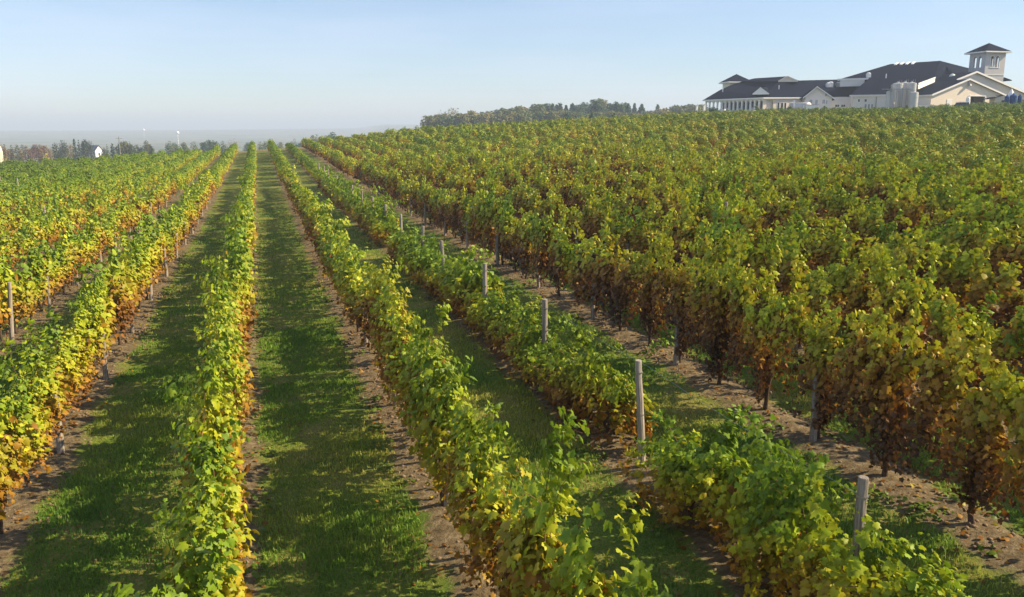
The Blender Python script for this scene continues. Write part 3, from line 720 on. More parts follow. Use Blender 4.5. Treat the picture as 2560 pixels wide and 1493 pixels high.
# right-hand gabled wing
E_ = Face(at(2328.6, 237, 195.1), -18)
ea = E_.sz(*zA(1530, 705)); ec = E_.sz(*zT(440, 868)); ed = E_.sz(*zT(1140, 1175)); wr = E_.sz(*zT(1095, 1180))[0]
def rl2(s): return ea[1] + (ec[1] - ea[1]) * (s - ea[0]) / (ec[0] - ea[0]) if s < ec[0] else ec[1] + (ed[1] - ec[1]) * (s - ec[0]) / (ed[0] - ec[0])
dz = min(rl2(0), rl2(wr)) - .12
d0 = E_.sz(*zT(470, 1320)); d1 = E_.sz(*zT(755, 1187))
b = MB(); wall_holes(b, E_, 0, wr, Z0 - 1, dz, [(d0[0], d1[0], Z0 - .5, d1[1], False)], .3)
poly = [(0, dz + .003), (wr, dz + .003), (wr, rl2(wr) - .1), (ec[0], ec[1] - .1), (0, rl2(0) - .1)]
b.add([E_.p(s, z) for s, z in poly] + [E_.p(s, z, -.3) for s, z in poly], [(0, 1, 2, 3, 4), (9, 8, 7, 6, 5)])
b.add([E_.p(0, Z0 - 1, -.31), E_.p(0, rl2(0) - .1, -.31), E_.p(0, rl2(0) - .1, -14), E_.p(0, Z0 - 1, -14)], [(0, 1, 2, 3)], 1)  # shaded left side: greyer copy of the stucco, shade put into the colour
b.add([E_.p(wr, Z0 - 1, -.31), E_.p(wr, rl2(wr) - .1, -.31), E_.p(wr, rl2(wr) - .1, -14), E_.p(wr, Z0 - 1, -14)], [(0, 1, 2, 3)])
wpart(b, 'gable', [STUCCO, GREYW])
b = MB(); fbox(b, E_, d0[0] - 1, d1[0] + 1, Z0 - .6, d1[1] + .5, -4.2, -4); fbox(b, E_, d0[0] + .6, d0[0] + 1.0, Z0, d1[1] - .3, -3.99, -3.8); fbox(b, E_, d0[0] + 2.0, d0[0] + 2.5, Z0, d1[1] - .9, -3.99, -3.5); wpart(b, 'cellar_interior', DARK)
b = MB(); fbox(b, E_, d0[0] - .2, d0[0] - .003, Z0, d1[1] + .2, .003, .1); fbox(b, E_, d1[0] + .003, d1[0] + .2, Z0, d1[1] + .2, .003, .1); fbox(b, E_, d0[0], d1[0], d1[1] + .003, d1[1] + .2, .003, .1); wpart(b, 'door_frame', TRIM)
b = MB()
slab(b, [E_.p(ea[0], ea[1], .5), E_.p(ec[0], ec[1], .5), E_.p(ec[0], ec[1], -16), E_.p(ea[0], ea[1], -16)], .18); slab(b, [E_.p(ec[0], ec[1], .5), E_.p(ed[0], ed[1], .5), E_.p(ed[0], ed[1], -16), E_.p(ec[0], ec[1], -16)], .18)
wpart(b, 'roof', SHINGLE)
b = MB(); bar(b, E_.p(ea[0], ea[1] - .1, .55), E_.p(ec[0], ec[1] - .03, .55), .36, .16); bar(b, E_.p(ec[0], ec[1] - .03, .55), E_.p(ed[0], ed[1] - .1, .55), .36, .16); bar(b, E_.p(ea[0], ea[1] - .12, .5), E_.p(ea[0], ea[1] - .12, -5), .3, .14); wpart(b, 'fascia', TRIM)
a0 = E_.sz(*zT(45, 1335)); a1 = E_.sz(*zT(142, 1240)); b = MB(); fbox(b, E_, a0[0], a1[0], Z0 - .5, a1[1], .003, .07); wpart(b, 'door', WHITEP)
a0 = E_.sz(*zT(440, 950)); b = MB(); fbox(b, E_, a0[0] - .12, a0[0] + .12, a0[1] - .1, a0[1] + .5, .003, .2); b.lathe(E_.p(a0[0], a0[1] - .45, .55), [(.42, 0), (.3, .28), (.12, .42)], 10); bar(b, E_.p(a0[0], a0[1] + .1, .1), E_.p(a0[0], a0[1], .55), .08, .08); wpart(b, 'wall_lamp', GREYM)
# higher gable behind it
E2 = Face(at(*zT(570, 725), 204.0), -18); k0 = E2.sz(*zT(200, 880)); k1 = E2.sz(*zT(570, 735)); k2 = E2.sz(*zT(1640, 1190))
poly = [(k0[0], Z0 - 1), (k2[0] - .4, Z0 - 1), (k2[0] - .4, k2[1] - .1), (k1[0], k1[1] - .1), (k0[0], k0[1] - .1)]
b = MB(); b.add([E2.p(s, z) for s, z in poly] + [E2.p(s, z, -.3) for s, z in poly], [(0, 1, 2, 3, 4), (9, 8, 7, 6, 5)] + [(i, (i + 1) % 5, 5 + (i + 1) % 5, 5 + i) for i in range(5)]); wpart(b, 'gable', STUCCO)
b = MB(); slab(b, [E2.p(k0[0], k0[1], .5), E2.p(k1[0], k1[1], .5), E2.p(k1[0], k1[1], -14), E2.p(k0[0], k0[1], -14)], .18); slab(b, [E2.p(k1[0], k1[1], .5), E2.p(k2[0], k2[1], .5), E2.p(k2[0], k2[1], -14), E2.p(k1[0], k1[1], -14)], .18); wpart(b, 'roof', SHINGLE)
b = MB(); bar(b, E2.p(k0[0], k0[1] - .08, .55), E2.p(k1[0], k1[1] - .03, .55), .4, .16); bar(b, E2.p(k1[0], k1[1] - .03, .55), E2.p(k2[0], k2[1] - .08, .55), .4, .16); wpart(b, 'fascia', TRIM)

# bell tower
def tower(fcR, wd, dp, zb, zt, apex_h, ov, holesR, holesL, mats, name):
    e, n = fcR.e, fcR.n; tw = MB()
    side = Face(fcR.O, 0); side.e = -n; side.n = -e; side.O = fcR.O.copy()
    side.O = fcR.O - n * 0; # left face: s runs from the front corner back
    L = Face(fcR.O, 0); L.e = n; L.n = -e; L.O = fcR.O - n * dp       # s from back (0) to the front corner (dp)
    Bk = Face(fcR.O, 0); Bk.e = e; Bk.n = n; Bk.O = fcR.O - n * (dp - .25)
    Rt = Face(fcR.O, 0); Rt.e = n; Rt.n = -e; Rt.O = fcR.O - n * dp + e * (wd - .25)
    wall_holes(tw, fcR, 0, wd, zb, zt, holesR, .25); wall_holes(tw, Bk, .251, wd - .251, zb, zt, holesR, .25, -.0)
    wall_holes(tw, L, 0, dp - .251, zb, zt, holesL, .25, 0, 1); wall_holes(tw, Rt, 0, dp - .251, zb, zt, holesL, .25, 0, 0)
    t = wpart(tw, name, mats)
    rf = MB(); c = fcR.O + e * wd / 2 - n * dp / 2; cor = [fcR.p(-ov, zt, ov), fcR.p(wd + ov, zt, ov), fcR.p(wd + ov, zt, -dp - ov), fcR.p(-ov, zt, -dp - ov)]
    ap = np.array([c[0], c[1], zt + apex_h]); cu = [p + up * .05 for p in cor]
    rf.add(cu + [ap], [(0, 1, 4), (1, 2, 4), (2, 3, 4), (3, 0, 4), (3, 2, 1, 0)], 0)
    r_ = wpart(rf, 'tower_roof', SHINGLE)
    fb = MB()
    for i in range(4): bar(fb, cor[i] - up * .08, cor[(i + 1) % 4] - up * .08, .3, .14)
    wpart(fb, 'fascia', TRIM)
TR = Face(at(*zT(770, 500), 211.0), -12)
wd = TR.sz(*zT(1130, 500))[0]; ztop = TR.sz(*zT(800, 360))[1]; zw0 = TR.sz(*zT(900, 648))[1]; zw1 = TR.sz(*zT(900, 442))[1]
hr = [(TR.sz(*zT(a, 500))[0], TR.sz(*zT(c, 500))[0], zw0, zw1, True) for a, c in ((862, 922), (952, 1020))]
dp = wd
hl = [(dp * a, dp * c, zw0, zw1, True) for a, c in ((.26, .44), (.56, .74))]
tower(TR, wd, dp, Z0, ztop, TR.sz(*zT(830, 212))[1] - ztop + .4, .9, hr, hl, [TOWERM, TOWERM], 'bell_tower')
b = MB()
for a, c, zb, zt, _ in hr:
    fbox(b, TR, a - .14, a - .003, zb, zt - .3, .003, .06); fbox(b, TR, c + .003, c + .14, zb, zt - .3, .003, .06)
    r = (c - a) / 2
    for i in range(8):
        t0, t1 = math.pi * i / 8, math.pi * (i + 1) / 8; m_ = (a + c) / 2
        p0, p1 = TR.p(m_ - (r + .07) * math.cos(t0), zt - r + (r + .07) * math.sin(t0), .04), TR.p(m_ - (r + .07) * math.cos(t1), zt - r + (r + .07) * math.sin(t1), .04); bar(b, p0, p1, .14, .07)
fbox(b, TR, hr[0][0] - .2, hr[1][1] + .2, zw0 - .15, zw0 - .003, .003, .1); zb_ = TR.sz(*zT(900, 790))[1]; fbox(b, TR, -.02, wd + .02, zb_ - .06, zb_ + .06, .003, .08)
wpart(b, 'window_trim', TRIM)
b = MB(); q0 = at(*zT(1110, 835), 216), at(*zT(1250, 885), 216); slab(b, [q0[0], q0[1], q0[1] + FH * 4, q0[0] + FH * 4], .15); fbox(b, TR, wd + .02, wd + 1.1, Z0, q0[1][2] - .1, -4, -2); wpart(b, 'side_bay', [SHINGLE, STUCCO])
# small square pavilion at the far left of the roofs
LT = Face(at(*zL(865, 400), 231.0), -8); wd2 = LT.sz(*zL(1345, 400))[0]; zt2 = LT.sz(*zL(865, 352))[1]
tower(LT, wd2, wd2, Z0, zt2, LT.sz(*zL(1105, 188))[1] - zt2 + .5, .8, [], [], [CREAM, GREYW], 'pavilion')  # cream on the lit face; the greyer left face has shade in its colour
# things bolted to the roofs
def rbox(px, py, wx, wz, P0, n, m, name, d=None):
    p = on_plane(px, py, P0, n); b = MB(); b.box(p - WL + up * wz / 2, (wx, wx, wz), R(-YAW)); b.lathe(p - WL + up * wz, [(wx * .5, 0), (wx * .52, .12), (wx * .3, .25)], 10); o = b.build(name, m, W)
rbox(*zM(1145, 300), .8, .9, PB, nB, WHITEP, 'roof_vent'); rbox(*zM(1220, 300), 1.0, 1.1, PB, nB, WHITEP, 'roof_vent'); rbox(*zM(1430, 290), 1.1, .9, PB, nB, GREYM, 'roof_vent')
rbox(*c2(388, 625), .9, .9, PM_, nM, WHITEP, 'roof_vent'); rbox(*c2(630, 635), .2, .8, PM_, nM, WHITEP, 'roof_vent'); rbox(*zL(672, 610), .2, .7, PA, nA, WHITEP, 'roof_vent'); rbox(*zL(2088, 540), .2, .7, PB, nB, WHITEP, 'roof_vent')
p = at(*zT(150, 870), 208) - WL; b = MB(); b.lathe(p, [(.2, -.5), (.2, .3), (.85, .35), (.75, .8), (.5, 1.1), (.2, 1.25)], 12); b.build('roof_vent', simple('pale_green_metal', (.55, .66, .60), .5, .05, 2), W)

# ------------------------------------------------------------------ around the winery
def tank(px0, px1, pyt, pyb, D, label, mats=STEEL, cone=.35, name='storage_tank', cat='tank', group='steel wine tanks', rail=True):
    p0 = at(px0, pyb, D); p1 = at(px1, pyb, D); c = (p0 + p1) / 2; r = np.linalg.norm(p1 - p0) / 2; zt = at((px0 + px1) / 2, pyt, D)[2]; zb = Z0 - .3
    root = empty(name, (c[0], c[1], zb)); tag(root, label, cat, group); h = zt - zb
    b = MB(); b.lathe((0, 0, 0), [(r, 0), (r, h - cone), (r * .97, h - cone + .02), (r * .35, h - .05), (r * .2, h)], 28)
    for i in range(1, 4): b.lathe((0, 0, h * i / 4 - .04), [(r, 0), (r + .03, .01), (r + .03, .07), (r, .08)], 28)
    b.build('shell', mats, root)
    b = MB(); a = FH * -1; s = RT
    b.lathe((0, 0, h - .02), [(r * .22, 0), (r * .22, .22), (r * .1, .27)], 12); b.build('hatch', GREYM, root)
    if rail:
        b = MB(); 
        for k in (-.22, .22): b.tube([a * (r + .12) + s * k, a * (r + .12) + s * k + up * (h + .5)], .03, 5)
        for i in range(int(h / .4)): b.tube([a * (r + .12) - s * .22 + up * (.3 + i * .4), a * (r + .12) + s * .22 + up * (.3 + i * .4)], .018, 4)
        b.build('ladder', GREYM, root)
    return root
tank(2227, 2252, 206.5, 275, 191.0, 'tall steel wine tank, left one of the two tallest', cone=.25)
tank(2246, 2268, 205.0, 275, 194.0, 'tall steel wine tank standing between and behind the two tallest', cone=.25)
tank(2262, 2285, 205.5, 275, 190.5, 'tall bright steel wine tank, right one of the two tallest', cone=.25)
tank(2213, 2234, 225.5, 275, 189.0, 'short steel wine tank at the left end of the tank cluster', cone=.3)
tank(2270, 2292, 229.0, 275, 187.5, 'short wide steel wine tank at the right end of the cluster', cone=.2, rail=False)
b = MB(); p = [at(*zA(x, y), 187.2) for x, y in ((480, 545), (800, 545), (1100, 600), (1180, 735))]
fr = empty('tank_catwalk', (*at(2252, 270, 188.0)[:2], Z0)); tag(fr, 'grey metal catwalk frame fixed in front of the steel wine tanks', 'catwalk'); fo = np.array(fr.location)
b.box(at(*zA(660, 560), 188.4) - fo, (6.2, .9, .12), R(-YAW)); 
for x in (500, 660, 820): q = at(*zA(x, 560), 188.1) - fo; b.tube([(q[0], q[1], -.2), (q[0], q[1], q[2] + 1.0)], .07, 6)
b.build('platform', GREYM, fr)
b = MB(); q0, q1 = at(*zA(490, 470), 188.1) - fo, at(*zA(830, 470), 188.1) - fo; b.tube([q0, q1], .04, 5); b.tube([q0 - up * .5, q1 - up * .5], .03, 5); b.build('handrail', GREYM, fr)
# blue tanks by the right edge
for x0, x1, y0, lab in ((1095, 1172, 1160, 'blue plastic tank, left one of three by the right edge'), (1190, 1307, 1138, 'largest blue plastic tank, middle one of three'), (1335, 1402, 1150, 'blue plastic tank nearest the right edge of the picture')):
    tank(zT(x0, 0)[0], zT(x1, 0)[0], zT(0, y0)[1], 275, 182.0, lab, BLUEP, .4, 'blue_tank', 'tank', 'blue plastic tanks', False)
pc = at(*zT(1235, 1140), 186.0); b = MB(); b.lathe((0, 0, 0), [(.9, 0), (.9, 3.4)], 20); ro = empty('hopper', (pc[0], pc[1], Z0)); tag(ro, 'white cone-topped hopper rising behind the blue tanks', 'hopper')
b.build('body', WHITEP, ro); b = MB(); hz = at(*zT(1200, 1042), 186)[2] - Z0; b.lathe((0, 0, 3.4), [(.95, 0), (.5, (hz - 3.4) * .5), (.06, hz - 3.4)], 20); b.build('cone', WHITEP, ro)
# white container, steel tanker and low walls at the terrace
def boxthing(name, label, cat, px0, px1, pyt, D, dep, m, zb=Z0 - .2, th=0, group=None):
    p0, p1 = at(px0, 270, D), at(px1, 270, D); h = at((px0 + px1) / 2, pyt, D)[2] - zb; c = (p0 + p1) / 2 + FH * dep / 2; wd = np.linalg.norm(p1 - p0)
    root = empty(name, (c[0], c[1], zb), R(-YAW)); tag(root, label, cat, group); return root, wd, h
root, wd_, h_ = boxthing('shipping_container', 'plain white container box standing before the grey cross gable', 'container', *[zM(515, 0)[0], zM(920, 0)[0]], zM(0, 765)[1], 198.0, 2.4, WHITEP)
b = MB(); b.box((0, 0, h_ / 2), (wd_, 2.4, h_)); 
for i in range(14): b.box((-wd_ / 2 + wd_ * (i + .5) / 14, -1.215, h_ / 2), (wd_ / 30, .03, h_ * .92))
b.build('body', WHITEP, root); b = MB(); b.box((0, 0, h_ + .05), (wd_ + .08, 2.48, .09)); b.build('rim', GREYM, root)
pt = at(*zM(415, 900), 201.0); root = empty('tanker', (pt[0], pt[1], Z0), R(-YAW - 70)); tag(root, 'steel tanker trailer with rounded end beside the white container', 'tanker')
b = MB(); b.tube([(-3, 0, 1.75), (-2.9, 0, 1.75), (2.9, 0, 1.75), (3, 0, 1.75)], [.7, 1.0, 1.0, .7], 20); b.build('barrel', STEEL, root, True); b = MB(); b.box((0, 0, .7), (5.6, 1.2, .25)); b.build('chassis', GREYM, root)
for sx in (-1.8, 1.0, 2.0):
    for sy in (-.75, .75): b = MB(); b.tube([(sx, sy - .14, .45), (sx, sy + .14, .45)], .45, 14); b.build('wheel', RUBBER, root)
def low_wall(name, label, P, Q, z0, z1, m, th=.3):
    c = (np.array(P) + np.array(Q)) / 2; o = MB(); P = np.array([P[0] - c[0], P[1] - c[1], 0]); Q = np.array([Q[0] - c[0], Q[1] - c[1], 0])
    bar(o, P + up * (z1 - z0) / 2, Q + up * (z1 - z0) / 2, z1 - z0, th); bar(o, P + up * (z1 - z0 + .05), Q + up * (z1 - z0 + .05), .09, th + .12); x = o.build(name, m); x.location = (c[0], c[1], z0); tag(x, label, 'wall'); return x
w0, w1 = at(*zL(740, 1080), 212.0), at(*zL(1485, 1075), 203.5); low_wall('terrace_wall', 'low white terrace wall in front of the arcade', w0, w1, Z0 - 1.2, w0[2], WHITEP)
w0, w1 = at(*zL(610, 1050), 213.0), at(*zL(738, 1055), 212.2); low_wall('terrace_wall', 'pale grey block at the left end of the white terrace wall', w0, w1, Z0 - 1.2, w0[2], GREYW, .8)
w0, w1 = at(*zA(1250, 990), 190.0), at(*zA(1640, 1000), 190.0); low_wall('loading_wall', 'low white wall between the steel tanks and the beige gable', w0, w1, Z0 - 1, w0[2], WHITEP)
for x, yt, lab in ((18, 958, 'slim white pillar standing off the left end of the arcade, farther one'), (206, 948, 'slim white pillar standing next to the arcade corner')):
    p = at(*zL(x, 1100), 216.0); zt_ = at(*zL(x, yt), 216.0)[2]; o = MB(); o.box((0, 0, (zt_ - Z0 + 1) / 2), (.42, .42, zt_ - Z0 + 1)); o.box((0, 0, zt_ - Z0 + 1.06), (.56, .56, .12)); x_ = o.build('pillar', WHITEP); x_.location = (p[0], p[1], Z0 - 1); tag(x_, lab, 'pillar', 'white pillars')
p = at(*zM(256, 900), 199.5); zt_ = at(*zM(256, 612), 199.5)[2]; root = empty('light_pole', (p[0], p[1], Z0 - .3)); tag(root, 'thin pale pole with a wide upper panel before the french doors', 'pole')
b = MB(); b.tube([(0, 0, 0), (0, 0, zt_ - Z0)], .07, 8); b.build('shaft', WHITEP, root); b = MB(); b.box((0, 0, zt_ - Z0 - .65), (.42, .12, 1.5), R(-YAW)); b.build('panel', WHITEP, root)
# dark truck, and a small canopy by the cellar door
p = at(*zT(330, 1330), 186.0); root = empty('truck', (p[0], p[1], Z0 - .2), R(-YAW + 4)); tag(root, 'dark pickup truck with pale roof bars parked below the beige gable', 'truck')
wt = np.linalg.norm(at(*zT(540, 1330), 186) - at(*zT(130, 1330), 186)); tz = at(*zT(300, 1290), 186)[2] - Z0 + .2
b = MB(); b.box((0, 0, tz * .42), (wt, 1.9, tz * .45)); b.build('body', NAVY, root)
b = MB(); V = [(-wt * .28, -.85, tz * .645), (wt * .30, -.85, tz * .645), (wt * .22, -.75, tz * .97), (-wt * .18, -.75, tz * .97)]; V += [(x, -y, z) for x, y, z in V]
b.add(V, [(0, 1, 2, 3), (7, 6, 5, 4), (3, 2, 6, 7), (1, 5, 6, 2), (0, 3, 7, 4)]); cabin = b.build('cab', NAVY, root)
b = MB(); b.add([(-wt * .22, -.852, tz * .69), (wt * .02, -.852, tz * .69), (wt * .02, -.79, tz * .92), (-wt * .16, -.79, tz * .92)], [(0, 1, 2, 3)]); b.add([(wt * .05, -.852, tz * .69), (wt * .26, -.852, tz * .69), (wt * .20, -.79, tz * .92), (wt * .05, -.79, tz * .92)], [(0, 1, 2, 3)]); b.build('side_window', GLASS, cabin)
b = MB()
for s in (-.6, .6): b.box((wt * .05, s, tz + .04), (wt * .55, .1, .1))
b.build('roof_bars', WHITEP, root)
for sx in (-.32, .32):
    for sy in (-.85, .85): b = MB(); b.tube([(wt * sx, sy - .1, .36), (wt * sx, sy + .1, .36)], .36, 14); b.build('wheel', RUBBER, root)
p = at(*zT(440, 1270), 187.5); root = empty('storage_bin', (p[0], p[1], Z0 - .2)); tag(root, 'white rounded bin standing left of the dark cellar door', 'bin'); hz = at(*zT(440, 1185), 187.5)[2] - Z0 + .2
b = MB(); b.lathe((0, 0, 0), [(.42, 0), (.45, hz * .7), (.38, hz * .9), (.12, hz)], 16); b.build('body', WHITEP, root); b = MB(); b.lathe((0, 0, hz), [(.14, 0), (.14, .08)], 12); b.build('lid', GREYM, root)
root = empty('shed', (*at(*zT(950, 1250), 187.0)[:2], Z0 - .2), R(-YAW)); tag(root, 'small cream shed with a dark slanting roof beside the cellar door', 'shed')
s0_, s1_ = at(*zT(905, 1250), 187), at(*zT(1090, 1250), 187); wl_ = np.linalg.norm(s1_ - s0_); hz = at(*zT(1000, 1180), 187)[2] - Z0 + .2
b = MB(); b.box((wl_ * .15, 0, hz / 2), (wl_, 2.2, hz)); b.build('wall', CREAM, root)
b = MB(); slab(b, [(-wl_ * .95, -1.4, hz - .55), (wl_ * .35, -1.4, hz + .18), (wl_ * .35, 1.3, hz + .18), (-wl_ * .95, 1.3, hz - .55)], .12); b.build('roof', SHINGLE, root)
b = MB(); b.box((wl_ * .45, -1.12, hz * .72), (wl_ * .3, .04, .35)); b.build('window', GLASS, root)

# ------------------------------------------------------------------ trees
TREE = leaf_material('tree_leaves', [(0, (.032, .085, .055)), (.2, (.055, .12, .055)), (.4, (.12, .15, .04)), (.58, (.22, .20, .05)), (.72, (.30, .22, .05)), (.85, (.24, .12, .06)), (1, (.18, .08, .06))], .2, (.08, .06), .15)
def tree(px, pyt, wpx, D, kind, label, tint=.35, bright=1.0, r=rng, group='trees beyond the vineyard', name=None, dens=1.0):
    P0 = at(px, pyt, D); x, y, zt = P0; zg = float(ground(x, y)); wd = wpx / (2560 * F) * D * (1.25 if D > 300 else 1.0); H = max(zt - zg, wd * .8)
    zg = zt - H; root = empty(name or ('conifer' if kind == 'conifer' else ('bush' if kind == 'bush' else 'tree')), (x, y, zg)); tag(root, label, 'bush' if kind == 'bush' else 'tree', group)
    n = int(np.clip(1700 * dens * (wd / 7) ** 1.3, 420, 6000)); cr = {'conifer': .92, 'bush': 1.0}.get(kind, min(.95, max(.72, wd * 1.5 / H)))
    ch = H * cr; rad = wd / 2
    if kind == 'conifer':
        t = 1 - np.sqrt(r.random(n)); t = np.where(r.random(n) < .12, r.random(n), t); lay = np.sin(t * 34 + r.random() * 6) * .12 + .92; rr = rad * (1 - t) ** .85 * lay * np.sqrt(r.uniform(.25, 1, n)) * r.uniform(.85, 1.25, n) + .12
        th = r.uniform(0, 6.283, n); rr = rr * (1 + .22 * np.sin(th * 5 + t * 9))
        P = np.stack([rr * np.cos(th), rr * np.sin(th), H - ch + ch * t], 1); Nn = np.stack([np.cos(th), np.sin(th), np.full(n, .5)], 1) + r.normal(0, .4, (n, 3)); T = np.stack([np.cos(th), np.sin(th), np.full(n, -.5)], 1)
        sz = r.uniform(.5, 1.0, n) * max(.42, wd * .19); age = .2 + r.random(n) * .2
    else:
        k = max(6, int(9 + wd)) if kind != 'bare' else 16
        cc = unit(r.normal(0, 1, (k, 3))) * r.uniform(.25, .72, (k, 1)); cc[:, 2] = cc[:, 2] * .85; cr_ = r.uniform(.25, .46, k)
        cc = np.vstack([cc, [0, 0, .1]]); cr_ = np.append(cr_, .6); 
        w_ = cr_ ** 2; ci = r.choice(k + 1, n, p=w_ / w_.sum()); v = unit(r.normal(0, 1, (n, 3))); v[:, 2] = np.where(v[:, 2] < -.5, -v[:, 2], v[:, 2])
        q = cc[ci] + v * (cr_[ci] * r.uniform(.55, 1.05, n))[:, None]
        q = q / np.array([np.quantile(np.abs(q[:, 0]), .985), np.quantile(np.abs(q[:, 1]), .985), np.quantile(q[:, 2], .99)]); q[:, 2] = np.clip(q[:, 2], -1, 1.03)
        P = np.stack([q[:, 0] * rad, q[:, 1] * rad, H - ch / 2 + q[:, 2] * ch / 2], 1); Nn = v + r.normal(0, .45, (n, 3)); T = r.normal(0, 1, (n, 3)) - (0, 0, .5)
        sz = r.uniform(.5, 1.0, n) * max(.34, min(1.3, wd * .115)) * (.55 if kind == 'bare' else 1); age = .25 + .3 * r.random(k + 1)[ci]
        if kind == 'bare': keep = r.random(n) < .30; P, Nn, T, sz, age = P[keep], Nn[keep], T[keep], sz[keep], age[keep]
    A = np.stack([r.random(len(P)), age, r.random(len(P))], 1)
    cm = leaves(P, Nn, T, sz, SHAPES[2], A, None, [TREE], 'crown'); c = link('crown', cm, root); c.color = (tint + .28, bright, 0, 1)
    b = MB(); tr = max(.1, wd * .035); top = H * (.9 if kind == 'conifer' else .62)
    b.tube([(0, 0, -.6), (r.normal(0, .1), 0, top * .4), (r.normal(0, .2), r.normal(0, .2), top)], [tr * 1.2, tr, tr * .3], 7)
    if kind not in ('conifer', 'bush'):
        for i in range(7 if kind != 'bare' else 14):
            a = r.uniform(0, 6.28); z = H - ch * r.uniform(.55, .95); d_ = rad * r.uniform(.45, .9)
            b.tube([(0, 0, z), (math.cos(a) * d_ * .5, math.sin(a) * d_ * .5, z + ch * .2), (math.cos(a) * d_, math.sin(a) * d_, z + ch * r.uniform(.3, .5))], [tr * .5, tr * .35, tr * .12], 5)
    b.build('trunk', BARK, root); return root
c4 = lambda x, y: (1040 + x / 3.5, 220 + y / 3.5)
WOOD = [(115, 305, 90, 'round', .34), (235, 238, 150, 'round', .38), (312, 182, 165, 'bare', .5), (330, 245, 160, 'round', .36), (420, 240, 130, 'round', .42), (505, 206, 140, 'round', .56), (570, 215, 90, 'round', .22), (628, 206, 80, 'round', .56), (690, 196, 100, 'round', .12),
        (765, 188, 140, 'round', .34), (845, 182, 130, 'round', .30), (950, 168, 210, 'round', .44), (1062, 148, 130, 'round', .34), (1140, 232, 70, 'round', .62), (1165, 140, 100, 'round', .2), (1197, 130, 66, 'conifer', .08), (1232, 143, 84, 'conifer', .05), (1262, 132, 84, 'conifer', .08), (1315, 148, 74, 'conifer', .1),
        (1370, 130, 80, 'conifer', .06), (1415, 152, 80, 'round', .16), (1478, 132, 100, 'round', .18), (1530, 134, 70, 'conifer', .1), (1588, 106, 110, 'round', .2), (1648, 99, 110, 'round', .55), (1722, 140, 110, 'round', .16), (1765, 124, 90, 'round', .14), (1815, 136, 100, 'round', .18), (1860, 136, 70, 'conifer', .1), (1912, 130, 60, 'conifer', .08), (1976, 138, 84, 'conifer', .1),
        (2055, 205, 120, 'round', .55), (2115, 142, 70, 'conifer', .16), (2170, 188, 130, 'round', .52), (2265, 160, 110, 'round', .3), (2335, 158, 110, 'round', .34), (2400, 150, 110, 'round', .3), (2455, 150, 100, 'round', .36), (2515, 148, 90, 'round', .4)]
KN = {(0, 'conifer'): 'dark blue-green conifer', (0, 'round'): 'green round-topped tree', (0, 'bare'): 'thin airy half-bare tree'}
for i, (x, y, w_, kd, tn) in enumerate(WOOD):
    px, py = c4(x, y); D = 430 + (i * 37 % 60) if x < 2030 else 480 + (i * 23 % 50)
    base = 'dark conifer' if kd == 'conifer' else ('airy half-bare tree' if kd == 'bare' else ('golden autumn tree' if .54 <= tn <= .7 and x < 2030 else ('brownish autumn tree' if tn > .4 else 'green leafy tree')))
    where = 'at the left end of the wood behind the vineyard' if x < 460 else ('in the left part of the wood' if x < 1000 else ('near the middle of the wood' if x < 1500 else ('in the tall right part of the wood' if x < 2030 else 'in the low wood next to the winery')))
    tree(px, py, w_ / 3.5, D, kd, f'{base} {where}' + (', topmost crown' if x == 1648 else ''), tn - .06, .75 if kd == 'conifer' else .95, group='trees of the wood behind the vineyard')
for i in range(34):      # lower trees filling the wood's edge
    x = 110 + i * 62 + rng.uniform(-20, 20); px, py = c4(x, 258 - 42 * math.sin((x - 100) / 2300 * 3.1) + rng.uniform(-14, 12)); tree(px, py, 36, 415 + rng.uniform(0, 12), 'round', 'small leafy tree along the foot of the wood behind the vineyard', float(rng.uniform(.15, .5)), .95, group='low trees at the foot of the wood')
for x, y, w_, lab in ((1313, 218, 66, 'small lone conifer at the vineyard crest, left of three'), (1540, 214, 76, 'small lone conifer at the vineyard crest, middle of three'), (1737, 214, 82, 'small broad conifer at the vineyard crest, right of three')):
    tree(*c4(x, y), w_ / 3.5, 232, 'conifer', lab, .06, .9, group='lone conifers at the crest')
for (px, py), w_, D, lab, tn in ((zL(440, 1000), 34, 206, 'round dark green bush below the left end of the arcade', .12), (zL(60, 1105), 36, 207, 'low green hedge left of the arcade', .10), (zL(-90, 1115), 24, 207, 'low green bush at the left tip of the winery terrace', .12), (zL(1575, 965), 24, 201, 'leafy bush hiding the arcade corner', .22),
                         (zM(170, 800), 18, 199, 'tall green shrub before the french doors', .16), (zM(1085, 800), 13, 198, 'small green shrub before the cross gable', .2), (zM(1580, 850), 16, 199, 'small dark shrub under the porch windows', .1)):
    tree(px, py, w_, D, 'bush', lab, tn, .95, group='bushes round the winery', dens=1.2)
